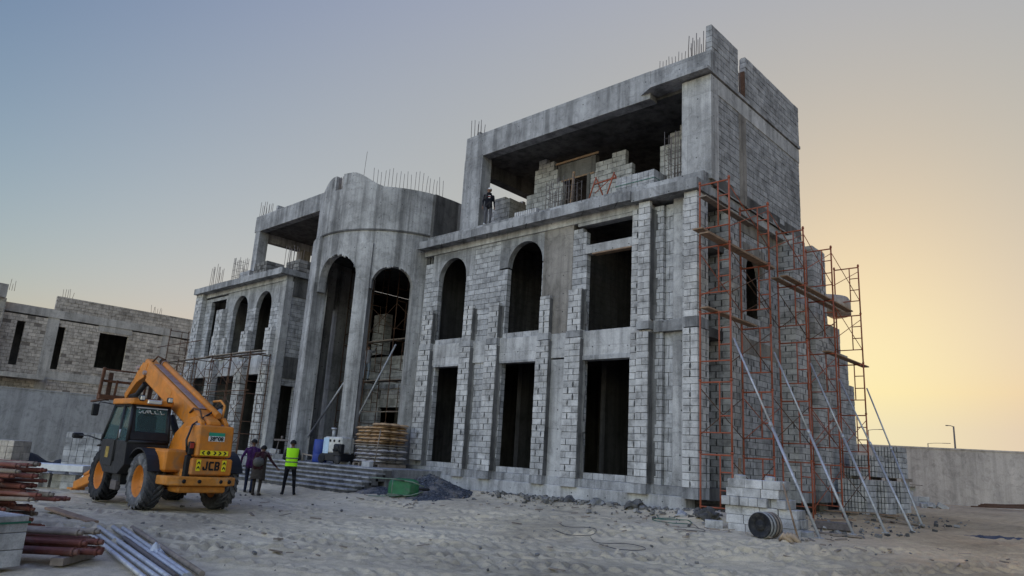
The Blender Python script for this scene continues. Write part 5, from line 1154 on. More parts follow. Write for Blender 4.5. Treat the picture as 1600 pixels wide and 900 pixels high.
# drum
dz = hz(-7.1, 15.2) - .02; ax = V((.12, .99, 0)).normalized(); DM = Matrix((V((ax.y, -ax.x, 0)), V((0, 0, 1)), ax)).transposed()
drum = thing("steel_drum", "dark round drum with pale bands lying on its side by the block stack", "drum", (-6.75, 15.3, dz))
mb = MB(); mb.lathe([(0, .02), (.10, .02), (.105, .05), (.14, .05), (.15, .015), (.235, .01), (.25, -.01), (.262, .01), (.262, .46), (.25, .48), (0, .47)], DM, (-6.79, 15.08, dz + .26), 40); mb.build("shell", M['tyredark'], drum)
for h in (.07, .19, .31, .43):
    mb = MB(); mb.lathe([(.262, h - .035), (.272, h - .03), (.272, h + .03), (.262, h + .035)], DM, (-6.79, 15.08, dz + .26), 40); mb.build("band", M['woodgrey'] if h > .3 else mat_simple("dull_white_band", (.30, .30, .29), .7, 0, .3, 8, True, .7), drum)
mb = MB()
for k in range(5): mb.tube([(-6.37 + .05 * k, 15.12 + rb.uniform(-.1, .1), dz + .02), (-6.25 + .06 * k, 15.0 + rb.uniform(-.05, .1), dz + .1 + rb.uniform(0, .06)), (-6.07 + .05 * k, 14.98 + rb.uniform(-.1, .1), dz + .01)], [.04, .06, .03], 6)
tag(mb.build("crumpled_sack", mat_simple("paper_sack", (.36, .27, .18), .9, 0, .3, 8, True, .5)), "crumpled brown sack on the sand beside the drum", "sack")
# rubble: uncountable broken stuff at the wall foot
M['rub'] = mat_block('broken_rubble', (1, .96, .9), .05, .34, .4)
def chunk(mb, x, y, z, s, tone=None):
    M3 = rotm('Z', rb.uniform(0, 6)) @ rotm('X', rb.uniform(-.5, .5)) @ rotm('Y', rb.uniform(-.5, .5)); n = rb.choice((4, 5, 6)); pts = [(s * rb.uniform(.6, 1.1) * math.cos(t), s * rb.uniform(.45, .9) * math.sin(t)) for t in np.linspace(0, 2 * PI, n, endpoint=False)]
    b0 = len(mb.v); mb.prism(pts, M3, (x, y, z), -s * rb.uniform(.2, .5), s * rb.uniform(.2, .5), rb.uniform(.05, .85) if tone is None else tone)
mb = MB()
for k in range(620):
    x = rb.uniform(-17.0, -8.6); y = 17.75 - 1.05 * abs(rb.gauss(0, .6)); s = min(.11, rb.expovariate(30) + .012); chunk(mb, x, y, hz(x, y) + s * .15, s)
for k in range(260):
    x = rb.uniform(-9.3, -5.5); y = rb.uniform(16.8, 30); s = min(.10, rb.expovariate(26) + .015); chunk(mb, x, y, hz(x, y) + s * .1, s)
for k in range(240):
    x = rb.uniform(-22, -1); y = rb.uniform(4.5, 16.5); s = min(.05, rb.expovariate(60) + .01); chunk(mb, x, y, hz(x, y) + s * .2, s)
tag(mb.build("rubble", M['rub']), "broken block and mortar rubble strewn along the wall foot", "rubble", kind="stuff")
mb = MB()
for k in range(150):
    x = rb.uniform(-20, -2.5); y = rb.uniform(6, 17.3) if k % 2 else rb.uniform(13, 17.4); L = rb.uniform(.05, .32); a = rb.uniform(0, PI); z = hz(x, y) + .02
    mb.obox((x, y, z + .01), L, rb.uniform(.015, .06), rb.uniform(.01, .03), rotm('Z', a) @ rotm('Y', rb.uniform(-.2, .2)))
tag(mb.build("wood_scraps", M['woodgrey']), "scraps of board and wood trodden into the sand", "scraps", kind="stuff")
for (x, y, s, lb) in ((-12.6, 17.25, .24, "big pale slab fragment leaning at the plinth"), (-11.2, 17.2, .30, "broad broken concrete lump under the corner bay"), (-8.9, 16.85, .34, "grey mound of set mortar at the scaffold foot"), (-13.6, 17.3, .2, "dark broken lump against the plinth"), (-9.6, 16.8, .18, "pale knobbly lump beside the scaffold foot")):
    mb = MB(); prof = [(s * (1 - t ** 1.7) ** .6, s * .8 * t) for t in np.linspace(0, 1, 12)]; mb.lathe(prof, None, (x, y, hz(x, y) - .05), 26)
    mb.v = [tuple(V(v) + V((mn.noise(V(v) * 7), mn.noise(V(v) * 7 + V((9, 0, 0))), mn.noise(V(v) * 6 + V((0, 7, 0))))) * s * .45) for v in mb.v]; mb.sm = [False] * len(mb.sm)
    tag(mb.build("concrete_lump", M['concdark'] if 'pale' not in lb else M['conc']), lb, "concrete lump")
# gravel heap
def mat_gravel():
    t = NT("dark_gravel"); v = t.node("ShaderNodeTexVoronoi"); v.inputs["Scale"].default_value = 26; t.link(t.pos(), v.inputs["Vector"])
    c = t.ramp(v.outputs["Color"], [(.1, (.025, .03, .038)), (.6, (.068, .075, .088)), (.95, (.17, .175, .18))]); n = t.noise(1.6, 4, .6); c = t.mix(c, (.24, .215, .185), t.ramp(n, [(.52, 0), (.68, .8)])); t.base(c); t.rough(.95); t.bump(v.outputs["Distance"], .9, .04); return t.mat
M['gravel'] = mat_gravel()
def heapz(x, y):
    d = np.hypot((x + 18.45) / 1.75, (y - 16.0) / 1.45); z = .76 * np.clip(1 - d, 0, 1) ** 1.1 * (1 + .25 * vnoise(x * 2, y * 2, 5))
    d2 = np.hypot((x + 20.2) / 2.0, (y - 15.0) / .95); z = np.maximum(z, .26 * np.clip(1 - d2, 0, 1) ** .7)
    d3 = np.hypot((x + 17.2) / 1.6, (y - 14.75) / .55); z = np.maximum(z, .16 * np.clip(1 - d3, 0, 1) ** .7)
    return hgt(x, y) - .06 + z + .06 * fbm(x * 3, y * 3, 77, 3) * (z > .02) + .035 * vnoise(x * 13, y * 13, 8)
hp_ = grid_object("gravel_heap", np.arange(-22.4, -15.5, .05), np.arange(13.9, 17.8, .05), heapz, M['gravel']); tag(hp_, "heap of dark grey gravel behind the green wheelbarrow", "gravel", kind="stuff")
mb = MB()
for k in range(420):
    x = rb.gauss(-18.6, 1.1); y = rb.gauss(15.4, .75); s = rb.uniform(.015, .045)
    if y > 17.2: continue
    chunk(mb, x, y, float(heapz(np.array([x]), np.array([y]))[0]) + s * .2, s, rb.uniform(0, .35))
tag(mb.build("gravel_stones", M['gravel']), "loose stones rolled down the dark gravel heap", "gravel", kind="stuff")
# wheelbarrow, tipped over on its side
M['green'] = mat_simple("barrow_green", (.025, .15, .055), .5, .0, .25, 5, True, .6, (.16, .15, .13)); M['greentube'] = mat_simple("green_grey_tube", (.17, .22, .16), .6, .2, .3, 7, True, .7, (.22, .21, .19))
wx, wy = -17.85, 14.35; wz = hz(wx, wy); wb = thing("wheelbarrow", "green wheelbarrow tipped over in front of the gravel heap", "wheelbarrow", (wx, wy, wz))
WM = rotm('Z', math.radians(40)) @ rotm('X', math.radians(-98)); wo = V((wx, wy, wz + .28))
def wp(x, y, z): return wo + WM @ V((x, y, z))
mb = MB(); rings = []
for (hx, hy, z, cx) in ((.28, .20, -.05, .0), (.33, .23, .0, .0), (.47, .31, .24, .03), (.49, .33, .27, .03), (.47, .31, .265, .03), (.31, .21, .02, .0), (.26, .18, -.03, .0)):
    ring = []
    for t in np.linspace(0, 2 * PI, 28, endpoint=False):
        ring.append(wp(cx + hx * math.copysign(abs(math.cos(t)) ** .5, math.cos(t)), hy * math.copysign(abs(math.sin(t)) ** .5, math.sin(t)), z))
    rings.append(ring)
shell_from(mb, rings); n = 28; mb.f.append(list(range(n))[::-1]); mb.f.append([6 * n + i for i in range(n)]); mb.t += [.5, .5]; mb.m += [0, 0]; mb.sm += [False, False]; mb.build("tub", M['green'], wb)
for s in (-1, 1):
    mb = MB(); mb.tube([wp(.72, .07 * s, -.10), wp(.35, .20 * s, -.09), wp(-.3, .25 * s, -.07), wp(-.75, .27 * s, .08), wp(-1.0, .27 * s, .10)], .019, 8); mb.build("handle", M['greentube'], wb)
    mb = MB(); mb.tube([wp(.1, .22 * s, -.08), wp(-.08, .22 * s, -.36), wp(-.32, .23 * s, -.38), wp(-.42, .25 * s, -.06)], .017, 8); mb.build("leg", M['greentube'], wb)
mb = MB(); mb.tube([wp(-.2, -.22, -.37), wp(-.2, .22, -.37)], .014, 6); mb.build("cross_bar", M['greentube'], wb)
mb = MB(); mb.lathe([(.06, -.03), (.15, -.035), (.18, 0), (.15, .035), (.06, .03)], WM @ rotm('X', PI / 2), wp(.74, 0, -.12), 20); mb.build("wheel", M['tyredark'], wb)
# podium: machine, barrel, cement bags, pallets
pz = 1.0
mc = thing("mortar_pump", "white wheeled mortar pump standing beside the cement bags", "machine", (-24.25, 16.15, pz)); PM = rotm('Z', math.radians(8))
def mp(c): return V((-24.25, 16.15, pz)) + PM @ V(c)
M['mwhite'] = mat_simple("machine_white", (.55, .54, .49), .6, 0, .2, 5, True, .7, (.18, .15, .12)); M['mblue'] = mat_simple("pale_blue_sticker", (.42, .55, .66), .5, 0, .15, 9, True, .3)
mb = MB(); mb.obox(mp((.12, 0, .70)), 1.0, .7, .62, PM, .5, 0, .05); mb.build("body", M['mwhite'], mc, True, .01)
mb = MB(); mb.obox(mp((-.22, -.357, .66)), .30, .012, .62, PM); mb.build("control_panel", M['mblue'], mc)
mb = MB(); mb.obox(mp((.1, 0, .25)), 1.1, .74, .30, PM, .5, 0, .03); mb.build("chassis", M['cabblack'], mc)
mb = MB(); mb.obox(mp((.46, -.30, .52)), .42, .24, .46, PM, .5, 0, .04); mb.tube([mp((.3, -.42, .5)), mp((.5, -.45, .7)), mp((.66, -.40, .4))], .04, 8); mb.lathe([(0, 0), (.13, .01), (.13, .06), (0, .07)], PM @ rotm('X', PI / 2), mp((.46, -.40, .6)), 16); mb.build("engine", M['cabblack'], mc)
for x in (-.38, .52):
    for y in (-.36, .36):
        mb = MB(); mb.lathe([(0, -.05), (.15, -.05), (.19, -.02), (.19, .02), (.15, .05), (0, .05)], PM @ rotm('X', PI / 2), mp((x, y, .18)), 20); mb.build("wheel", M['tyredark'], mc)
mb = MB(); mb.tube([mp((-.35, .1, 1.0)), mp((-.35, .1, 1.3))], .08, 12); mb.tube([mp((-.35, .1, 1.3)), mp((-.35, .1, 1.36))], .13, 14); mb.build("hopper_neck", M['galv'], mc)
mb = MB(); mb.tube([mp((-.5, .3, 1.03)), mp((0, .34, 1.1)), mp((.7, .3, 1.04))], .03, 8); mb.build("top_rail", M['bars'], mc)
for x in (.0, .22, .5): mb = MB(); mb.lathe([(0, .012), (.05, .012), (.05, 0), (0, 0)], PM @ rotm('X', PI / 2), mp((x, -.352, .86)), 10); mb.build("port", M['ink'], mc)
mb = MB(); mb.lathe([(0, 0), (.27, 0), (.285, .03), (.29, .3), (.285, .32), (.29, .34), (.29, .6), (.285, .62), (.28, .86), (.26, .89), (0, .88)], None, (-25.28, 16.1, pz), 24); tag(mb.build("plastic_barrel", mat_simple("barrel_blue", (.015, .04, .22), .45, 0, .2, 5, True, .4, (.15, .14, .13))), "blue plastic barrel standing beside the white machine", "barrel")
M['bagbrown'] = mat_simple("brown_paper_bag", (.42, .27, .14), .85, 0, .25, 5, True, .4, (.25, .2, .15), .3); M['baggrey'] = mat_simple("grey_paper_bag", (.36, .33, .31), .85, 0, .25, 5, True, .5, (.2, .18, .16), .3)
def bag_mesh(mat):
    mb = MB(); nx, ny = 10, 6; rings = []
    def h(u, v): return .075 * (1 - abs(u) ** 4) ** .45 * (1 - abs(v) ** 4) ** .45
    top = [[V((.30 * u * (1 - .03 * v * v), .20 * v * (1 - .03 * u * u), .075 + h(u, v) + .006 * mn.noise(V((u * 3, v * 3, 1))))) for v in np.linspace(-1, 1, ny)] for u in np.linspace(-1, 1, nx)]
    bot = [[V((p.x, p.y, .075 - h(p.x / .31, p.y / .21))) for p in row] for row in top]
    vs = [p for r_ in top for p in r_] + [p for r_ in bot for p in r_]; fs = []
    for i in range(nx - 1):
        for j in range(ny - 1):
            a = i * ny + j; fs.append((a, a + ny, a + ny + 1, a + 1)); a += nx * ny; fs.append((a, a + 1, a + ny + 1, a + ny))
    mb.add(vs, fs, .5, 0, True); o = mb.build("cement_bag", mat); d = o.data; bpy.data.objects.remove(o); return d
bb, bg_ = bag_mesh(M['bagbrown']), bag_mesh(M['baggrey'])
def pallet(x, y, z, sx, sy, label, group="wooden pallets"):
    mb = MB()
    for k in range(7): mb.box(x - sx / 2, x + sx / 2, y - sy / 2 + sy * (k + .08) / 7, y - sy / 2 + sy * (k + .85) / 7, z + .10, z + .12)
    for k in range(3): mb.box(x - sx / 2 + (sx - .09) * k / 2, x - sx / 2 + (sx - .09) * k / 2 + .09, y - sy / 2, y + sy / 2, z, z + .099)
    return tag(mb.build("pallet", M['woodgrey']), label, "pallet", group)
def bags(x0, y0, z0, nx, ny, layers, data, label, group, rot=False):
    for k in range(layers):
        for i in range(nx):
            for j in range(ny):
                o = bpy.data.objects.new("cement_bag", data); C.objects.link(o); s = .2 if k % 2 else 0
                o.location = (x0 + (i + .5) * .395 + rb.uniform(-.015, .015) + (.09 if k % 2 else -.03), y0 + (j + .5) * .40 + rb.uniform(-.03, .03), z0 + k * .128); o.rotation_euler = (0, 0, rb.uniform(-.06, .06) + (PI if rb.random() < .5 else 0)); o.scale = (.655, .98, rb.uniform(.88, 1)); tag(o, label, "cement bag", group)
bxs = (-23.25, -22.0)
pallet(-22.88, 16.9, pz, .8, 1.25, "pallet under the grey cement bags nearest the white machine", "pallets under the cement bags"); pallet(-22.02, 16.9, pz, .8, 1.25, "pallet under the grey cement bags nearest the tower leg", "pallets under the cement bags")
bags(-23.28, 16.28, pz + .12, 2, 3, 5, bg_, "grey cement bag in the lower pallet stack", "grey cement bags on the lower pallets"); bags(-22.42, 16.28, pz + .12, 2, 3, 5, bg_, "grey cement bag in the lower pallet stack", "grey cement bags on the lower pallets")
mb = MB(); mb.box(-23.3, -22.46, 16.25, 17.5, pz + .785, pz + .82); tag(mb.build("pallet_board", M['woodgrey']), "board between the grey and brown bags, left stack", "board"); mb = MB(); mb.box(-22.43, -21.6, 16.25, 17.5, pz + .785, pz + .82); tag(mb.build("pallet_board", M['woodgrey']), "board between the grey and brown bags, right stack", "board")
bags(-23.28, 16.28, pz + .82, 2, 3, 5, bb, "brown cement bag in the upper left stack", "brown cement bags, left stack"); bags(-22.42, 16.28, pz + .82, 2, 3, 6, bb, "brown cement bag in the upper right stack", "brown cement bags, right stack")
mb = MB(); mb.tube([(-21.72, 16.12, pz), (-21.62, 16.2, pz + 1.35)], .022, 6); tag(mb.build("stick", M['woodgrey']), "pale stick leaning on the cement bags", "stick")
loose_block(-21.75, 15.85, pz, .15, "grey block on the podium edge before the cement bags", None)
for (x, y, z, r_, t) in ((-28.6, 15.9, pz, .3, 0), (-28.1, 15.85, pz, 1.2, 0), (-28.45, 15.9, pz + .2, .7, .1), (-29.6, 15.8, pz, .1, 0), (-29.1, 16.2, pz, 2.1, 0), (-29.3, 16.0, pz + .2, 1.2, .15), (-30.3, 15.9, pz, .2, 0), (-29.9, 16.3, pz, .9, 0), (-30.1, 16.1, pz + .2, .4, 0)): loose_block(x, y, z, r_, "loose block in the heap beside the left tower leg", "loose blocks by the left tower leg", t)
mb = MB(); mb.obox((-28.9, 15.55, pz + .32), 1.5, .26, .045, rotm('Z', .2) @ rotm('Y', .28), .5, 0, .005); tag(mb.build("board", M['woodgrey']), "grey board propped on blocks beside the steps", "board")
mb = MB(); mb.obox((-27.6, 15.9, 1.78), 1.7, .07, .07, rotm('Z', .1)); mb.tube([(-28.3, 15.85, 1.0), (-28.2, 15.88, 1.76)], .025, 6); mb.tube([(-26.95, 15.95, 1.0), (-27.0, 15.95, 1.76)], .025, 6); mb.tube([(-27.95, 15.87, 1.8), (-27.95, 15.87, 1.95)], .05, 8); mb.tube([(-26.95, 15.95, 1.05), (-26.6, 15.9, 1.55), (-26.75, 15.93, 1.72)], .03, 6); tag(mb.build("work_trestle", M['bars']), "dark low trestle on the podium behind the vest", "trestle")
mb = MB(); mb.obox((-25.9, 15.95, pz + .26), 1.4, .05, .05, rotm('Z', -.1) @ rotm('Y', .05)); mb.tube([(-26.3, 15.95, pz), (-26.3, 15.95, pz + .28)], .03, 6); mb.tube([(-25.5, 15.92, pz), (-25.5, 15.92, pz + .24)], .03, 6); tag(mb.build("low_rail", M['woodgrey']), "thin low rail between the vest and the blue barrel", "rail")
# block pallets
def block_pallet(name, cx, cy, z, sx, sy, layers, label, group, vert=False, strap=None, mats=None, rz=0.0):
    t = thing(name, label, "block pallet", (cx, cy, z), rz, group); Rz = rotm('Z', rz)
    bw, bh = (.2, .2) if not vert else (.102, .2); mats = mats or (M['blockw'] if vert else M['block'])
    for k in range(layers):
        mb = MB(); nx, ny = int(sx / bw), int(sy / .4)
        for i in range(nx):
            for j in range(max(1, ny)):
                c = V((-sx / 2 + (i + .5) * sx / nx, -sy / 2 + (j + .5) * sy / max(1, ny), k * bh + bh / 2)); c.z += rb.uniform(-.004, .004)
                mb.obox(V((cx, cy, z)) + Rz @ c, sx / nx - (.012 if not vert else .026), sy / max(1, ny) - .012, bh - (.006 if not vert else .02), Rz @ rotm('Z', rb.uniform(-.015, .015)), rb.uniform(.2, 1), 0, .005)
        mb.build("block_layer", mats, t)
    if vert:
        mb = MB(); mb.obox(V((cx, cy, z + layers * bh / 2)), sx - .1, sy - .1, layers * bh - .02, Rz); mb.build("block_core", M['mortar'], t)
    if strap:
        for h in strap:
            mb = MB(); q = [(-sx / 2 - .012, -sy / 2 - .012), (sx / 2 + .012, -sy / 2 - .012), (sx / 2 + .012, sy / 2 + .012), (-sx / 2 - .012, sy / 2 + .012)]
            P = [V((cx, cy, z + h + dz_)) + Rz @ V((a, b, 0)) for dz_ in (-.012, .012) for a, b in q]; mb.add(P, [(0, 1, 5, 4), (1, 2, 6, 5), (2, 3, 7, 6), (3, 0, 4, 7)]); mb.build("strap", M['strap'], t)
    return t
M['strap'] = mat_simple("green_strap", (.02, .11, .07), .5, 0, .2, 5)
block_pallet("block_pallet", -12.35, 18.9, 10.38, 1.5, .8, 3, "pallet of new blocks on the terrace beside the red trestle", "block pallets on the right terrace", strap=(.3,))
block_pallet("block_pallet", -17.0, 18.6, 10.38, 1.1, .6, 1, "low row of blocks on the terrace edge near the hooded man", "block pallets on the right terrace", True)
block_pallet("block_pallet", -34.6, 17.6, 10.03, 1.35, 1.0, 4, "widest block pallet on the left terrace", "block pallets on the left terrace", True, mats=M['rub']); block_pallet("block_pallet", -32.75, 18.4, 10.03, 1.3, 1.0, 4, "block pallet on the left terrace nearest the tower", "block pallets on the left terrace", True, mats=M['rub']); block_pallet("block_pallet", -36.6, 17.6, 10.03, 1.1, .7, 3, "dark low block pallet on the left terrace beside the rebar", "block pallets on the left terrace")
GP = "block pallets behind the side scaffold"; zz = hz(-8.5, 29.5) - .03
for (x, y, l, k, z, lb) in ((-8.95, 28.1, 6, 0, 0, "pallet of blocks behind the farthest scaffold legs"), (-8.7, 29.5, 6, 0, 0, "middle lower pallet of blocks behind the side scaffold"), (-8.55, 30.9, 6, 0, 0, "right lower pallet of blocks behind the side scaffold"), (-9.1, 29.9, 4, 0, 1.3, "flat topped pallet of blocks on the middle lower one"), (-8.7, 31.4, 6, 0, 1.3, "highest stacked pallet of blocks near the warm wall"), (-10.1, 30.2, 8, 0, 0, "tall pallet of blocks against the far end of the side wall")):
    block_pallet("block_pallet", x, y, zz + z, 1.0, 1.0, l, lb, GP, True)
pallet(-8.6, 31.0, zz + 1.2, 1.2, 1.2, "wooden pallet between the two stacked block pallets", None)
for (x, y, z, r_, t) in ((-9.4, 34.6, .0, .1, 0), (-9.0, 34.65, 0, .05, 0), (-8.6, 34.6, 0, .1, 0), (-9.2, 34.7, .2, .1, 0), (-8.8, 34.65, .2, .0, 0), (-9.0, 34.7, .4, .3, 0), (-8.2, 34.5, 0, .7, 0), (-8.0, 34.2, 0, 1.4, .3), (-7.7, 34.4, 0, .4, .5), (-8.3, 34.1, 0, 2, 0), (-9.3, 35.0, .4, .1, 0), (-9.35, 35.0, 0.2, .1, 0), (-8.9, 35.05, 0, .1, 0), (-8.5, 35.1, .2, .1, 0), (-8.5, 35.1, 0, .1, 0), (-9.0, 35.1, .6, .1, 0)): loose_block(x * 1.0, y, hz(x, y) - .03 + z, r_, "loose block in the far pile before the warm wall", "loose blocks before the warm wall", t)
mb = MB(); mb.obox((-9.0, 34.9, hz(-9, 34.9) + .84), 1.0, .5, .03, rotm('Z', .1)); tag(mb.build("board", M['woodgrey']), "thin board lying on the far block pile", "board")
for k in range(10):
    mb = MB(); x = -6.9 + rb.uniform(-.3, .3) + .1 * k; y = 35.6 + rb.uniform(-.5, .5) + .35 * k; z = hz(x, y) + .06 + rb.uniform(0, .14); L = rb.uniform(1.2, 2.4); a = .45 + rb.uniform(-.25, .25)
    mb.tube([(x, y, z), (x + L * math.cos(a), y + L * math.sin(a), z + rb.uniform(-.02, .12))], .03, 6); tag(mb.build("rusty_rod", M['rust']), "rusty rod in the heap along the warm wall", "rod", "rusty rods along the warm wall")
for k, (x, y, a, L, lb) in enumerate(((-8.7, 27.0, .4, 1.5, "board on the sand before the back pallets"), (-8.1, 27.8, -.3, 1.2, "board beside the foot of the farthest prop"), (-7.8, 28.0, .1, 1.0, "short board by the foot of the farthest prop"), (-8.9, 26.2, 1.0, 1.3, "board slanting under the scaffold planks"), (-7.2, 26.0, .2, 1.6, "long thin board on the open sand at right"), (-7.9, 22.5, .9, 1.4, "board lying between the middle props"), (-6.3, 18.0, .5, 1.2, "board on the sand between the first two props"))):
    mb = MB(); mb.obox((x, y, hz(x, y) + .05), L, .2, .04, rotm('Z', a) @ rotm('Y', rb.uniform(-.06, .06)), .5, 0, .004); tag(mb.build("board", M['wood'] if k % 2 else M['woodgrey']), lb, "board")
mb = MB(); mb.obox((-7.1, 20.3, hz(-7.1, 20.3) + .08), .9, .3, .2, rotm('Z', .3), .4, 0, .02); tag(mb.build("mortar_trough", M['bars']), "small dark mortar trough between the prop feet", "trough")
mb = MB(); mb.tube([(-9.2, 19.2, .35), (-9.5, 19.9, 2.0)], .05, 5); tag(mb.build("timber", M['wood']), "brown timber leaning on the side wall behind the frames", "timber")
def crumple(name, x, y, sx, sy, h, mat, label, cat, rz=0):
    n = 26; vs = []; fs = []
    for i in range(n):
        for j in range(n // 2):
            u, v = i / (n - 1) * 2 - 1, j / (n // 2 - 1) * 2 - 1; px_, py_ = u * sx, v * sy; X = x + px_ * math.cos(rz) - py_ * math.sin(rz); Y = y + px_ * math.sin(rz) + py_ * math.cos(rz)
            e = (1 - u * u) * (1 - v * v); vs.append((X, Y, hz(X, Y) - .02 + h * e * (.7 + .5 * mn.noise(V((u * 3, v * 2, x)))) + .05 * mn.noise(V((u * 9, v * 7, y)))))
    m2 = n // 2
    for i in range(n - 1):
        for j in range(m2 - 1): a = i * m2 + j; fs.append((a, a + m2, a + m2 + 1, a + 1))
    mb = MB(); mb.add(vs, fs, .5, 0, True); return tag(mb.build(name, mat), label, cat)
crumple("tarpaulin", -3.9, 23.8, .9, .25, .10, mat_simple("blue_black_sheet", (.05, .06, .085), .6, 0, .3, 4, True, .4), "crumpled dark blue sheet on the sand at far right", "sheet", .35)
# terrace trestle and prop
t = thing("red_trestle", "small red steel trestle on the right terrace", "trestle", (-13.6, 18.5, 10.38))
for dx in (0, .75):
    mb = MB(); x = -14.0 + dx; mb.tube([(x - .1, 18.35, 10.38), (x + .12, 18.45, 11.2)], .025, 6); mb.tube([(x + .3, 18.75, 10.38), (x + .1, 18.5, 11.15)], .025, 6); mb.build("leg", M['redpaint'], t)
mb = MB(); mb.tube([(-14.0, 18.45, 10.95), (-13.1, 18.47, 11.0)], .03, 6); mb.tube([(-13.9, 18.42, 10.6), (-13.2, 18.5, 11.1)], .015, 5); mb.build("top_bar", M['redpaint'], t)
mb = MB(); mb.obox((-16.1, 19.9, 11.4), .09, .06, 2.05, rotm('Y', .06)); tag(mb.build("timber", M['wood']), "upright timber standing in the terrace doorway", "timber")
# left foreground: pipes, planks, pallet of blocks
LD = V((-.70, -.714, 0)); LN = V((-.714, .70, 0))
def pipe(p, L, r, mat, label, group, tilt=0.0, yaw=0.0, name="steel_pipe"):
    d = (rotm('Z', yaw) @ LD); d = V((d.x, d.y, tilt)).normalized(); p = V(p); mb = MB()
    mb.tube([p, p + d * .03, p + d * .031, p + d * L], [r * 1.12, r * 1.12, r, r], 9); mb.tube([p - d * .06, p], r * .8, 8); return tag(mb.build(name, M[mat]), label, "pipe", group)
base = V((-14.1, 3.5, 0))
z = .10; k = 0
for row in range(12):
    n = 5 if row < 8 else 4
    for j in range(n):
        r = rb.uniform(.030, .043); p = base + LN * (-.36 + .15 * j + rb.uniform(-.03, .03)) + LD * rb.uniform(-.32, .45) + V((0, 0, z + rb.uniform(-.015, .015)))
        if row in (5, 6): p -= LD * .35
        pipe(p, rb.uniform(3.2, 4.2), r, 'redpipe' if (row * 3 + j) % 5 else 'woodgrey', "worn red steel tube in the high pile at the left edge", "red tubes in the high pile", rb.uniform(-.03, .035))
    z += .088
for dy in (.6, 2.4): mb = MB(); c = base + LD * dy + V((0, 0, .03)); mb.obox(c, .9, .1, .1, Matrix((LN, LD, V((0, 0, 1)))).transposed()); tag(mb.build("timber", M['woodgrey']), "timber bearer under the high pile of red tubes", "timber", "bearers under the red tubes")
b2 = V((-10.68, 3.62, 0))
for (a, h, s, r) in ((0, .12, 0, .042), (.12, .13, .2, .042), (.24, .12, .1, .04), (.07, .21, .25, .042), (.19, .22, .1, .042), (.12, .33, .35, .04), (.26, .34, .2, .04), (.35, .22, .3, .045), (-.1, .12, .25, .05)):
    pipe(b2 + LN * a + LD * s + V((0, 0, h)), 2.6, r, 'redpipe' if h < .3 else 'woodgrey', "worn red tube in the low pile at the bottom left corner", "red tubes in the low pile", rb.uniform(-.02, .02))
for s in (.35, 1.5): mb = MB(); c = b2 + LD * s + LN * .12 + V((0, 0, .02)); mb.obox(c, .8, .16, .09, Matrix((LN, LD, V((0, 0, 1)))).transposed()); tag(mb.build("timber", M['woodgrey']), "timber bearer under the low pile of red tubes", "timber", "bearers under the low pile")
for i, (p, q, r, m_) in enumerate((((-13.96, 4.44), (-9.0, 3.62), .032, 'galv'), ((-13.7, 4.5), (-8.95, 3.75), .032, 'galv'), ((-14.08, 4.72), (-8.9, 3.85), .036, 'galv'), ((-12.6, 4.62), (-8.95, 3.95), .035, 'bars'), ((-14.02, 4.93), (-8.95, 4.05), .036, 'galv'), ((-13.8, 5.02), (-9.0, 4.12), .036, 'galv'), ((-13.88, 5.2), (-9.0, 4.28), .038, 'woodgrey'))):
    mb = MB(); mb.tube([(p[0], p[1], hz(*p) + r + .01), (q[0], q[1], hz(*q) + r + .01)], r, 10); tag(mb.build("steel_pipe", M[m_]), "long grey steel pipe lying on the sand in the left foreground", "pipe", "grey pipes lying on the sand")
crumple("rag", -10.9, 4.45, .2, .12, .22, mat_simple("pale_rag", (.5, .52, .55), .9, 0, .2, 6), "pale rag knotted round the grey pipes", "rag")
mb = MB(); d = V((2.4, .05, 0)).normalized(); mb.obox((-16.1, 4.84, hz(-16.1, 4.84) + .06), 2.5, .2, .05, rotm('Z', .02) @ rotm('Y', .01), .5, 0, .006)
mb2 = MB(); mb2.obox((-15.2, 4.85, hz(-15.2, 4.85) + .12), .10, .26, .05); o = mb.build("board", M['wood']); tag(o, "brown board on the sand in front of the telehandler", "board")
block_pallet("block_pallet", -11.09, 2.11, 0, 1.2, 1.0, 3, "strapped pallet of grey blocks cut by the left edge of the photo", None, False, strap=(.52,), mats=M['blockw'], rz=math.radians(18))
tile = bpy.data.objects[-1] if False else None
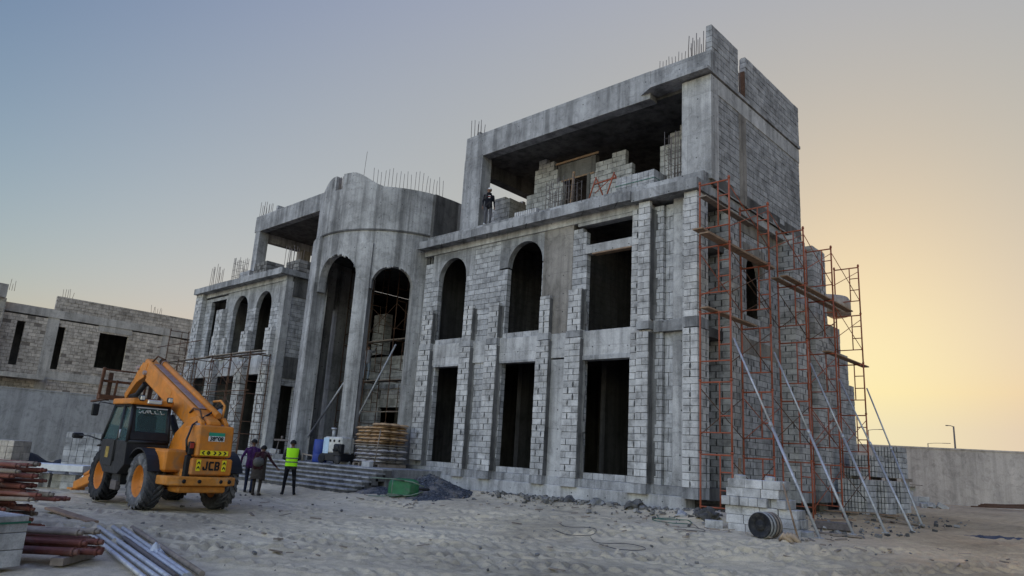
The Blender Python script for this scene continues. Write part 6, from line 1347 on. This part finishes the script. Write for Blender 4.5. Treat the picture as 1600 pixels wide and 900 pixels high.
# behind the pipes: boards, block stacks, dark cable heap
t = thing("board_stack", "stack of long pale boards lying on blocks by the grey wall", "boards", (-24.6, 6.3, 0))
for k, (a, b, z, h) in enumerate(((-25.6, 5.3, .52, .14), (-24.3, 6.6, .5, .18))):
    mb = MB(); mb.obox((a, b, z + h / 2), 2.1, .7, h, rotm('Z', math.radians(46)), .5, 0, .01); mb.build("board", M['white'], t)
for (a, b) in ((-25.9, 5.1), (-25.3, 5.6), (-24.7, 6.3), (-23.9, 7.0)):
    for h in (0, .2): loose_block(a, b, hz(a, b) + h, .8, "block carrying the pale boards by the grey wall", "blocks under the pale boards")
for k, (x, y, n) in enumerate(((-25.4, 7.15, 3), (-25.0, 7.5, 3), (-25.7, 6.8, 2), (-24.4, 6.9, 2), (-24.0, 7.2, 2), (-24.7, 6.55, 2))):
    for h in range(n): loose_block(x, y, .2 * h - .01, .78 + rb.uniform(-.06, .06), "block in the low pile behind the telehandler's front wheel", "low block pile at the front wheel")
block_pallet("block_pallet", -28.2, 8.65, 0, 1.2, .9, 8, "tall stack of blocks between the grey wall and the cab", None, rz=math.radians(45)); block_pallet("block_pallet", -30.2, 6.5, 0, 1.5, 1.0, 6, "stack of tan slabs by the grey wall at far left", None, mats=M['blocktan'], rz=math.radians(45))
crumple("cable_heap", -30.2, 7.6, 2.0, .9, .95, M['black'], "dark heap of cable and netting below the grey wall", "cable heap", .8)
for k in range(26): pass
# cables and hoses on the sand
def cable(pts, r, mat, label):
    P = [(x, y) for x, y in crom([(a, b) for a, b in pts], 8)]; mb = MB(); mb.tube([(x, y, hz(x, y) + r + .012 + .02 * max(0, mn.noise(V((x * 3, y * 3, 0))))) for x, y in P], r, 6); return tag(mb.build("cable", M[mat] if isinstance(mat, str) else mat), label, "cable")
gc = mat_simple("green_hose", (.03, .10, .07), .5, 0, .2, 5)
cable([(-11.0, 13.6), (-10.5, 13.3), (-9.9, 13.5), (-9.5, 12.9), (-9.9, 12.6), (-10.6, 12.9)], .0065, 'black', "black cable looping on the sand before the plinth")
cable([(-10.2, 16.6), (-9.8, 16.2), (-9.2, 16.4), (-8.9, 15.9), (-9.5, 15.7), (-10.0, 16.1), (-9.6, 16.5)], .011, gc, "green hose coiled at the wall foot below the corner")
cable([(-9.2, 15.4), (-8.8, 14.9), (-8.3, 15.2), (-7.9, 14.8), (-8.4, 14.6)], .0065, 'black', "black cable left of the drum")
cable([(-9.4, 12.7), (-8.9, 12.3), (-8.3, 12.6), (-7.8, 12.3), (-8.2, 12.0), (-8.8, 12.2)], .0065, 'black', "black cable lying in the tyre tracks before the drum")
cable([(-20.3, 15.45), (-19.9, 15.4), (-19.8, 15.0), (-19.9, 14.6)], .022, 'woodgrey', "pale hose hanging over the steps beside the gravel")
